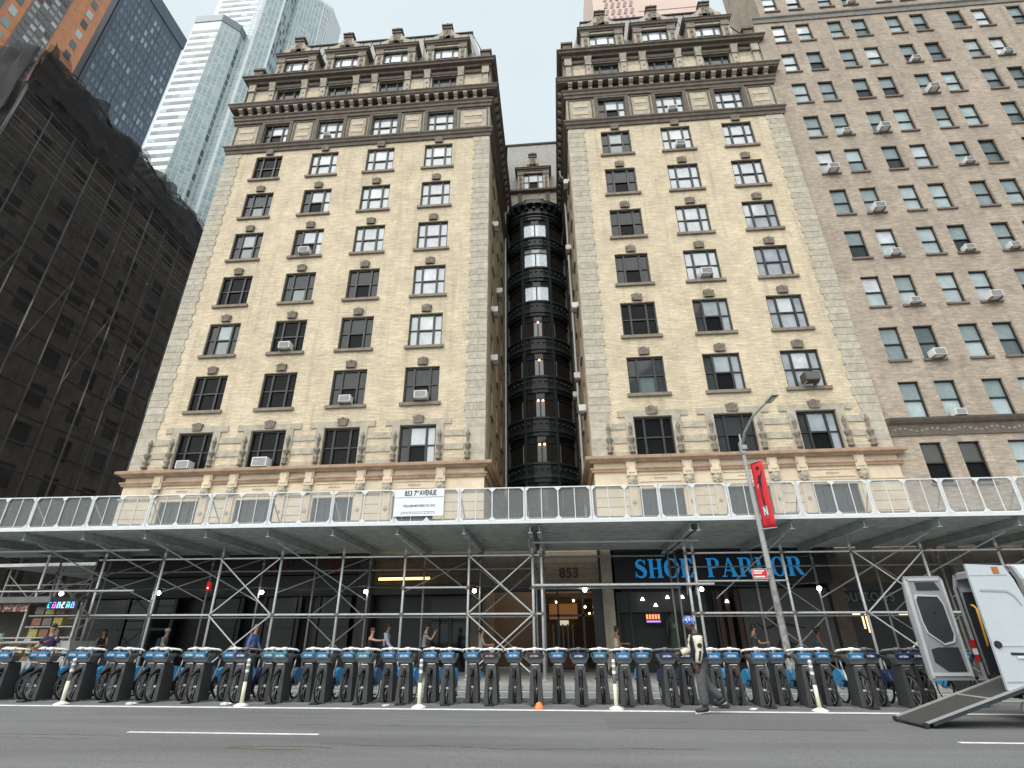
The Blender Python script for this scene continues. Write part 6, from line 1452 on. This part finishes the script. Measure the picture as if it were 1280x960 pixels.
for i, xx in enumerate((-2.9, -2.45, -1.7, .3)): MB().ball((xx, -.62, 1.3), .16, 8, (1, .8, .7)).build('bread_pile', mat('bread', (.50, .33, .18), .8), fc)
ls = thing('led_sign', 'small scrolling LED sign glowing cyan and magenta on the food cart roof', 'sign', (-17.6, 19.1, 2.52+G(-17.6)))
MB().box(-.58, .62, 0, .1, -.14, .13).build('case', black, ls)
lc = [((.0, .55, .9)), ((.7, .1, .8)), ((.2, .8, .9)), ((.75, .5, .9)), ((.1, .9, .6)), ((.2, .3, .9))]
seg = {'L': 'lb', 'U': 'lrb', 'N': 'ltr', 'C': 'ltb', 'H': 'lrm', 'O': 'ltrb'}
for i in range(6):
    cm_ = mat('led_%d' % i, lc[i], .5, var=0, emit=lc[i], es=.9); x0 = -.5+i*.175; b = MB(); k = 'LUNCHO'[i]; s_ = seg[k]
    if 'l' in s_: b.box(x0, x0+.03, -.012, -.002, -.1, .04)
    if 'r' in s_: b.box(x0+.09, x0+.12, -.012, -.002, -.1, .04)
    if 't' in s_: b.box(x0+.03, x0+.09, -.012, -.002, .015, .04)
    if 'b' in s_: b.box(x0+.03, x0+.09, -.012, -.002, -.1, -.075)
    if 'm' in s_: b.box(x0+.03, x0+.09, -.012, -.002, -.045, -.02)
    b.box(x0+.01, x0+.1, -.012, -.002, .07, .095); b.build('led_glyph', cm_, ls)

# ================================================================== street lamp, banner and parking sign
LXp = 7.0
lp = thing('street_lamp', 'tall grey street lamp with a sticker-worn post and curved arm behind the bikes', 'street lamp', (LXp, 19.03, G(LXp)+.13))
pole_m = mat('sticker_worn_post', (.22, .22, .21), .6, metal=.1, var=.55, scale=9); lamp_m = mat('lamp_arm_grey', (.34, .35, .34), .45, metal=.3)
MB().lathe([(.2, 0), (.2, .12), (.15, .25), (.13, .9), (.115, 1.0)], seg=8).build('base', pole_m, lp)
MB().tube([(0, 0, .9), (-.04, 0, 3.4)], [.115, .095], 8).build('post', pole_m, lp); MB().tube([(-.04, 0, 3.4), (-.12, 0, 7.8)], [.095, .06], 8).build('upper_post', lamp_m, lp)
MB().tube([(-.12, 0, 7.55), (-.05, -.35, 8.0), (.08, -1.0, 8.33), (.22, -1.7, 8.45), (.3, -2.0, 8.48)], [.05, .045, .04, .035, .032], 8).build('arm', lamp_m, lp, True)
MB().box(-.2, -.04, -.09, .09, 7.3, 7.75).box(-.16, .0, -.16, -.088, 7.45, 7.6).build('clamp_box', lamp_m, lp); MB().tube([(-.12, 0, 7.75), (-.12, 0, 8.05)], .035, 8).build('photocell', lamp_m, lp)
MB().hexa([(.2, -1.95, 8.43), (.4, -1.95, 8.43), (.46, -2.6, 8.45), (.24, -2.6, 8.45)], [(.24, -1.95, 8.54), (.37, -1.95, 8.54), (.42, -2.55, 8.53), (.27, -2.55, 8.53)]).build('lamp_head', mat('lamp_head_grey', (.24, .26, .22), .5), lp)
MB().box(.27, .41, -2.5, -2.1, 8.415, 8.428).build('lens', mat('lamp_lens', (.35, .36, .3), .2), lp)
red = mat('banner_red', (.56, .012, .025), .7, var=.12, scale=4)
bn = thing('banner', 'narrow red street banner with black figure print and silver N mark on the lamp', 'banner', (LXp-.06, 18.95, 5.83))
dirv = Vector((.27, -.40, 0)); bw_ = 1.0
bm_ = MB(); nb_ = 8
def bp_(u, z, o_=0): # banner surface with a slight billow
    n = Vector((dirv.y, -dirv.x, 0)).normalized(); p = dirv*u+n*(.035*math.sin(math.pi*u)*math.sin(math.pi*(z+1.2)/2.4)+o_); return (p.x+.08, p.y, z)
for j in range(13):
    for i in range(7): bm_.v.append(bp_(i/6, -1.14+j*.19))
for j in range(12):
    for i in range(6): a = j*7+i; bm_.f.append((a, a+1, a+8, a+7))
me = bm_.mesh('cloth', True); o = put('cloth', me, red, bn); so = o.modifiers.new('thickness', 'SOLIDIFY'); so.thickness = .006
MB().tube([(.0, 0, 1.14), (dirv.x+.1, dirv.y, 1.16)], .02, 6).build('arm_top', lamp_m, bn); MB().tube([(.0, 0, -1.14), (dirv.x+.1, dirv.y, -1.16)], .02, 6).build('arm_bottom', lamp_m, bn)
def bprint(poly, m, nm):
    b = MB(); b.v = [bp_(u, z, .012) for u, z in poly]; b.f = [tuple(range(len(poly)))]; b.build(nm, m, bn)
for s_, poly in enumerate(([(.38, .95), (.62, 1.0), (.66, .86), (.42, .82)], [(.42, .62), (.60, .68), (.64, .3), (.56, -.05), (.60, -.38), (.46, -.38), (.42, 0), (.44, .3)], [(.6, .6), (.78, .82), (.82, .78), (.64, .48)], [(.30, .42), (.44, .5), (.44, .4), (.32, .34)])): bprint(poly, black, 'figure_print')
bprint([(.2, .28), (.36, .4), (.40, .32), (.26, .2)], mat('banner_pink', (.7, .2, .25), .6), 'pink_print')
bprint([(.30, -.75), (.72, -.75), (.72, -.40), (.30, -.40)], mat('banner_mark_grey', (.10, .10, .11), .6), 'mark_ground')
for poly in ([(.34, -.72), (.42, -.72), (.42, -.43), (.34, -.43)], [(.58, -.72), (.66, -.72), (.66, -.43), (.58, -.43)], [(.34, -.43), (.44, -.43), (.66, -.72), (.56, -.72)]):
    b = MB(); b.v = [bp_(u, z, .016) for u, z in poly]; b.f = [(0, 1, 2, 3)]; b.build('silver_mark', galv_w, bn)
for z in (-.86, -.94, -1.02): bprint([(.36, z-.02), (.66, z-.02), (.66, z+.012), (.36, z+.012)], mat('banner_dark_red', (.22, .006, .012), .6), 'print_line')
ps = thing('parking_sign', 'small red and white parking rules sign beside the lamp post', 'sign', (6.6, 18.95, 3.34+G(7)))
MB().box(-.24, .24, -.006, .006, -.155, .155).build('plate', mat('sign_red', (.55, .012, .02), .5), ps)
MB().box(-.24, .24, -.009, -.0065, .145, .155).box(-.24, .24, -.009, -.0065, -.155, -.145).box(-.24, -.23, -.009, -.0065, -.144, .144).box(.23, .24, -.009, -.0065, -.144, .144).build('white_border', mat('sign_border_white', (.65, .65, .65), .5), ps)
for i, (w_, z) in enumerate(((.34, .09), (.26, .02), (.34, -.09))): MB().box(-.19, -.19+w_, -.009, -.0065, z-.022, z+.022).build('text_bar', mat('sign_border_white', (.65, .65, .65), .5), ps)
MB().box(.24, .30, -.01, .01, -.06, .06).build('bracket', lamp_m, ps)

# ================================================================== van with open rear doors and a ramp
VX = 8.82; gv = G(9)
vn = thing('van', 'white high-roof van parked at right with its rear doors open', 'van', (VX, 12.5, gv))
vwhite = mat('van_white_paint', (.43, .47, .50), .28, var=.03, coat=.5); vgrey = mat('van_inner_grey', (.24, .25, .26), .5, var=.08); vdark = mat('van_dark_trim', (.022, .027, .032), .55, var=.1); rub = mat('van_rubber', (.012, .012, .012), .7)
def vb(n, m, *a): return MB().box(*a).build(n, m, vn)
# body shell: side walls with rounded shoulder, roof, floor
prof = [(-.98, .50), (-.98, 1.9), (-.93, 2.45), (-.86, 2.64), (-.72, 2.74), (.72, 2.74), (.86, 2.64), (.93, 2.45), (.98, 1.9), (.98, .50)]
sh_ = MB()
xs_ = [(.02, 1), (4.2, 1), (4.6, .97)]
inn = [(a*.94, min(z*1., 2.68) if z > 1 else z) for a, z in prof]
n_ = len(prof); L_ = [(.02, prof), (4.3, prof)]
for k in range(n_-1):
    (a, z), (c, w) = prof[k], prof[k+1]; (a2, z2), (c2, w2) = inn[k], inn[k+1]
    sh_.hexa([(.02, a, z), (4.3, a, z), (4.3, a2, z2), (.02, a2, z2)], [(.02, c, w), (4.3, c, w), (4.3, c2, w2), (.02, c2, w2)])
sh_.build('body', vwhite, vn)
vb('floor', rub, .02, 4.3, -.92, .92, .66, .74); vb('underbody', rub, .1, 4.4, -.9, .9, .36, .5); vb('bulkhead', vdark, 3.2, 3.26, -.9, .9, .74, 2.6)
for s_ in (-1, 1): vb('inner_lining', vdark, .1, 3.2, *(sorted((s_*.90, s_*.88))), .75, 2.35)
nose = MB().hexa([(4.3, -.98, .5), (5.9, -.9, .5), (5.9, .9, .5), (4.3, .98, .5)], [(4.3, -.98, 1.45), (5.7, -.85, 1.15), (5.7, .85, 1.15), (4.3, .98, 1.45)]); nose.hexa([(4.3, -.97, 1.45), (5.05, -.9, 1.4), (5.05, .9, 1.4), (4.3, .97, 1.45)], [(4.3, -.8, 2.7), (4.45, -.75, 2.6), (4.45, .75, 2.6), (4.3, .8, 2.7)]); nose.build('cab', vwhite, vn)
MB().hexa([(4.45, -.8, 1.5), (5.08, -.85, 1.45), (5.08, .85, 1.45), (4.45, .8, 1.5)], [(4.42, -.68, 2.5), (4.50, -.68, 2.45), (4.50, .68, 2.45), (4.42, .68, 2.5)]).build('windscreen', blackg, vn)
for xw in (1.05, 4.75):
    for s_ in (-1, 1):
        w = MB().lathe([(.2, -.11), (.34, -.11), (.36, -.06), (.36, .06), (.34, .11), (.2, .11)], (xw, s_*.86, .36), 20, 'y').build('wheel', rub, vn); MB().lathe([(0, -.06), (.2, -.08), (.2, .08), (0, .06)], (xw, s_*.87, .36), 14, 'y').build('rim', galv, w)
# far rear frame, tail lamps, bumper
fr_ = MB()
for s_ in (-1, 1): 
    a, c = sorted((s_*.98, s_*.86)); fr_.box(0, .06, a, c, .5, 2.45); fr_.hexa([(0, min(s_*.97, s_*.86), 2.45), (.06, min(s_*.97, s_*.86), 2.45), (.06, max(s_*.97, s_*.86), 2.45), (0, max(s_*.97, s_*.86), 2.45)], [(0, min(s_*.86, s_*.74), 2.7), (.06, min(s_*.86, s_*.74), 2.7), (.06, max(s_*.86, s_*.74), 2.7), (0, max(s_*.86, s_*.74), 2.7)])
fr_.box(0, .06, -.78, .78, 2.6, 2.72); fr_.build('rear_frame', vgrey, vn)
vb('seal', rub, -.01, .0, .82, .86, .7, 2.45); vb('step', rub, -.16, .02, -.9, .9, .48, .64)
for s_ in (-1, 1):
    vb('tail_lamp', mat('tail_red', (.40, .01, .015), .25), -.035, .0, *sorted((s_*.985, s_*.87)), 1.24, 1.40); vb('tail_lamp_white', mat('tail_white', (.6, .6, .62), .2), -.03, .0, *sorted((s_*.985, s_*.87)), 1.12, 1.235); vb('tail_lamp_lower', mat('tail_red', (.55, .01, .015), .2), -.03, .0, *sorted((s_*.985, s_*.87)), 1.0, 1.115)
yel = mat('yellow_grab_rail', (.70, .36, .04), .45)
MB().tube([(.12, .70, 1.28), (.10, .66, 1.30), (.10, .62, 2.0), (.12, .70, 2.06), (.14, .8, 2.08)], .022, 8).build('grab_rail', yel, vn, True)
# doors: hinge at the rear corners, swung square to the body
def door_pts(): return [(.0, .64), (.90, .64), (.92, 1.9), (.87, 2.5), (.80, 2.70), (.06, 2.70), (0, 2.62)]
near = MB().prism([(-x_, z_) for x_, z_ in [(.0, .62), (.93, .60), (.90, 2.74), (.22, 2.70), (.12, 2.45), (.03, 1.95)]], -.96, -.91).build('rear_door_near', vwhite, vn)
near['label'] = 'near rear door swung open, outer white side showing'
# pressed recess and creases on the near door: raised frame, handle, hinge stop, amber marker
rc = MB()
rc.prism([(-.80, 2.24), (-.34, 2.22), (-.24, 2.14), (-.16, 1.98), (-.145, 1.98), (-.225, 2.17), (-.33, 2.26), (-.80, 2.28)], -.972, -.96)
MB().box(-.80, -.10, -.972, -.96, 1.30, 1.33).build('waist_crease', mat('van_white_paint', (.43, .47, .50)), near); MB().box(-.88, -.22, -.966, -.96, 2.52, 2.535).build('upper_crease', mat('van_crease_shading', (.30, .33, .36), .3), near); MB().box(-.90, -.02, -.97, -.96, .72, .74).build('lower_crease', mat('van_crease_shading', (.30, .33, .36), .3), near); rc.build('pressed_crease', mat('van_crease_shading', (.30, .33, .36), .3), near)  # darker strips paint the shade along the pressed creases
MB().hexa([(-.66, -.975, 1.16), (-.38, -.975, 1.145), (-.38, -.96, 1.145), (-.66, -.96, 1.16)], [(-.66, -.975, 1.2), (-.38, -.975, 1.19), (-.38, -.96, 1.19), (-.66, -.96, 1.2)]).build('handle', rub, near); MB().box(-.58, -.44, -.985, -.975, 1.10, 1.145).build('handle_lip', galv_w, near)
MB().lathe([(0, -.03), (.06, -.03), (.065, 0), (0, 0)], (-.83, -.96, 1.33), 12, 'y').build('door_stop', rub, near); MB().box(-.45, -.34, -.975, -.96, 2.56, 2.68).build('amber_marker', mat('amber_lens', (.32, .12, .03), .3), near)
far = MB().prism([(-x_, z_) for x_, z_ in door_pts()], .91, .96).build('rear_door_far', vgrey, vn)
far.location = (-.21, 0, 0); far['label'] = 'far rear door swung open showing its grey lining and dark panels'
rim = MB().prism([(-.80, .72), (-.06, .72), (-.06, .78), (-.80, .78)], .885, .91); rim.prism([(-.845, .68), (-.80, .68), (-.76, 2.64), (-.845, 2.6)], .89, .91); rim.prism([(-.06, .7), (-.02, .7), (-.02, 2.6), (-.06, 2.6)], .89, .91)
rim.prism([(-.80, 2.6), (-.1, 2.6), (-.1, 2.65), (-.78, 2.65)], .89, .91); rim.build('door_rim', mat('van_rim_grey', (.42, .44, .46), .45), far)
def ringp(pts, w, d0, d1, m, nm):
    cx = sum(p[0] for p in pts)/len(pts); cz = sum(p[1] for p in pts)/len(pts); b = MB(); o2 = [(cx+(x_-cx)*(1+w/abs(.4)), cz+(z_-cz)*(1+w/.5)) for x_, z_ in pts]
    for k in range(len(pts)): j = (k+1) % len(pts); b.prism([o2[k], o2[j], pts[j], pts[k]], d0, d1)
    b.build(nm, m, far)
win = [(-.70, 1.75), (-.66, 1.55), (-.40, 1.33), (-.20, 1.38), (-.15, 1.5), (-.17, 2.1), (-.24, 2.26), (-.66, 2.28), (-.71, 2.2)]
MB().prism(win, .896, .91).build('window_blank', vdark, far); ringp(win, .035, .88, .91, mat('van_rim_grey', (.42, .44, .46), .45), 'window_rim')
MB().prism([(-.62, 2.40), (-.62, 2.57), (-.2, 2.57), (-.13, 2.40)], .898, .91).build('upper_panel', vdark, far)
MB().prism([(-.70, 1.22), (-.70, .98), (-.48, .80), (-.12, .80), (-.14, 1.26), (-.55, 1.26)], .898, .91).build('lower_panel', vdark, far)
MB().lathe([(0, 0), (.03, 0), (.03, .01), (0, .01)], (-.40, .885, 1.95), 8, 'y').build('latch_knob', rub, far)
MB().tube([(-.05, .90, 1.5), (-.03, .9, 1.75)], .02, 6).build('hinge_strap', galv, far)
# ramp
rp = thing('ramp', 'grey aluminium loading ramp sloping from the van floor to the road', 'ramp', (6.3, 12.0, G(6.3)))
x0, x1, zt = 0, 2.55, .78
def rbx(n, m, ya, yb, dz0, dz1, xa=x0, xb=x1):
    f = lambda x_: .01+(x_/x1)*zt
    return MB().hexa([(xa, ya, f(xa)+dz0), (xb, ya, f(xb)+dz0), (xb, yb, f(xb)+dz0), (xa, yb, f(xa)+dz0)], [(xa, ya, f(xa)+dz1), (xb, ya, f(xb)+dz1), (xb, yb, f(xb)+dz1), (xa, yb, f(xa)+dz1)]).build(n, m, rp)
deckm = mat('ramp_grit', (.036, .036, .034), .85, var=.3, scale=30); alum = mat('ramp_aluminium', (.38, .38, .37), .45, metal=.4)
rbx('deck', deckm, -.45, .45, .02, .05); rbx('side_rail', alum, -.50, -.452, .045, .075); rbx('side_rail', alum, .452, .50, .045, .075); rbx('side_beam', vdark, -.488, -.462, -.02, .042, .15); rbx('mid_hinge', alum, -.45, .45, .051, .058, 1.25, 1.29)
for q in (-.48, .46): MB().lathe([(0, -.03), (.045, -.03), (.045, .03), (0, .03)], (.02, q, .05), 8, 'y').build('foot_roller', rub, rp)
MB().lathe([(0, -.015), (.13, -.015), (.13, .015), (0, .015)], (1.9, -.35, .28), 10, 'y').build('round_reflector', mat('reflector_brown', (.14, .12, .10), .5), rp)
MB().tube([(1.9, -.35, .28), (1.9, -.35, .5)], .02, 6).build('strut', galv, rp)
for o in bpy.data.objects:
    for k in ('_n', '_a'):
        if k in o: del o[k]
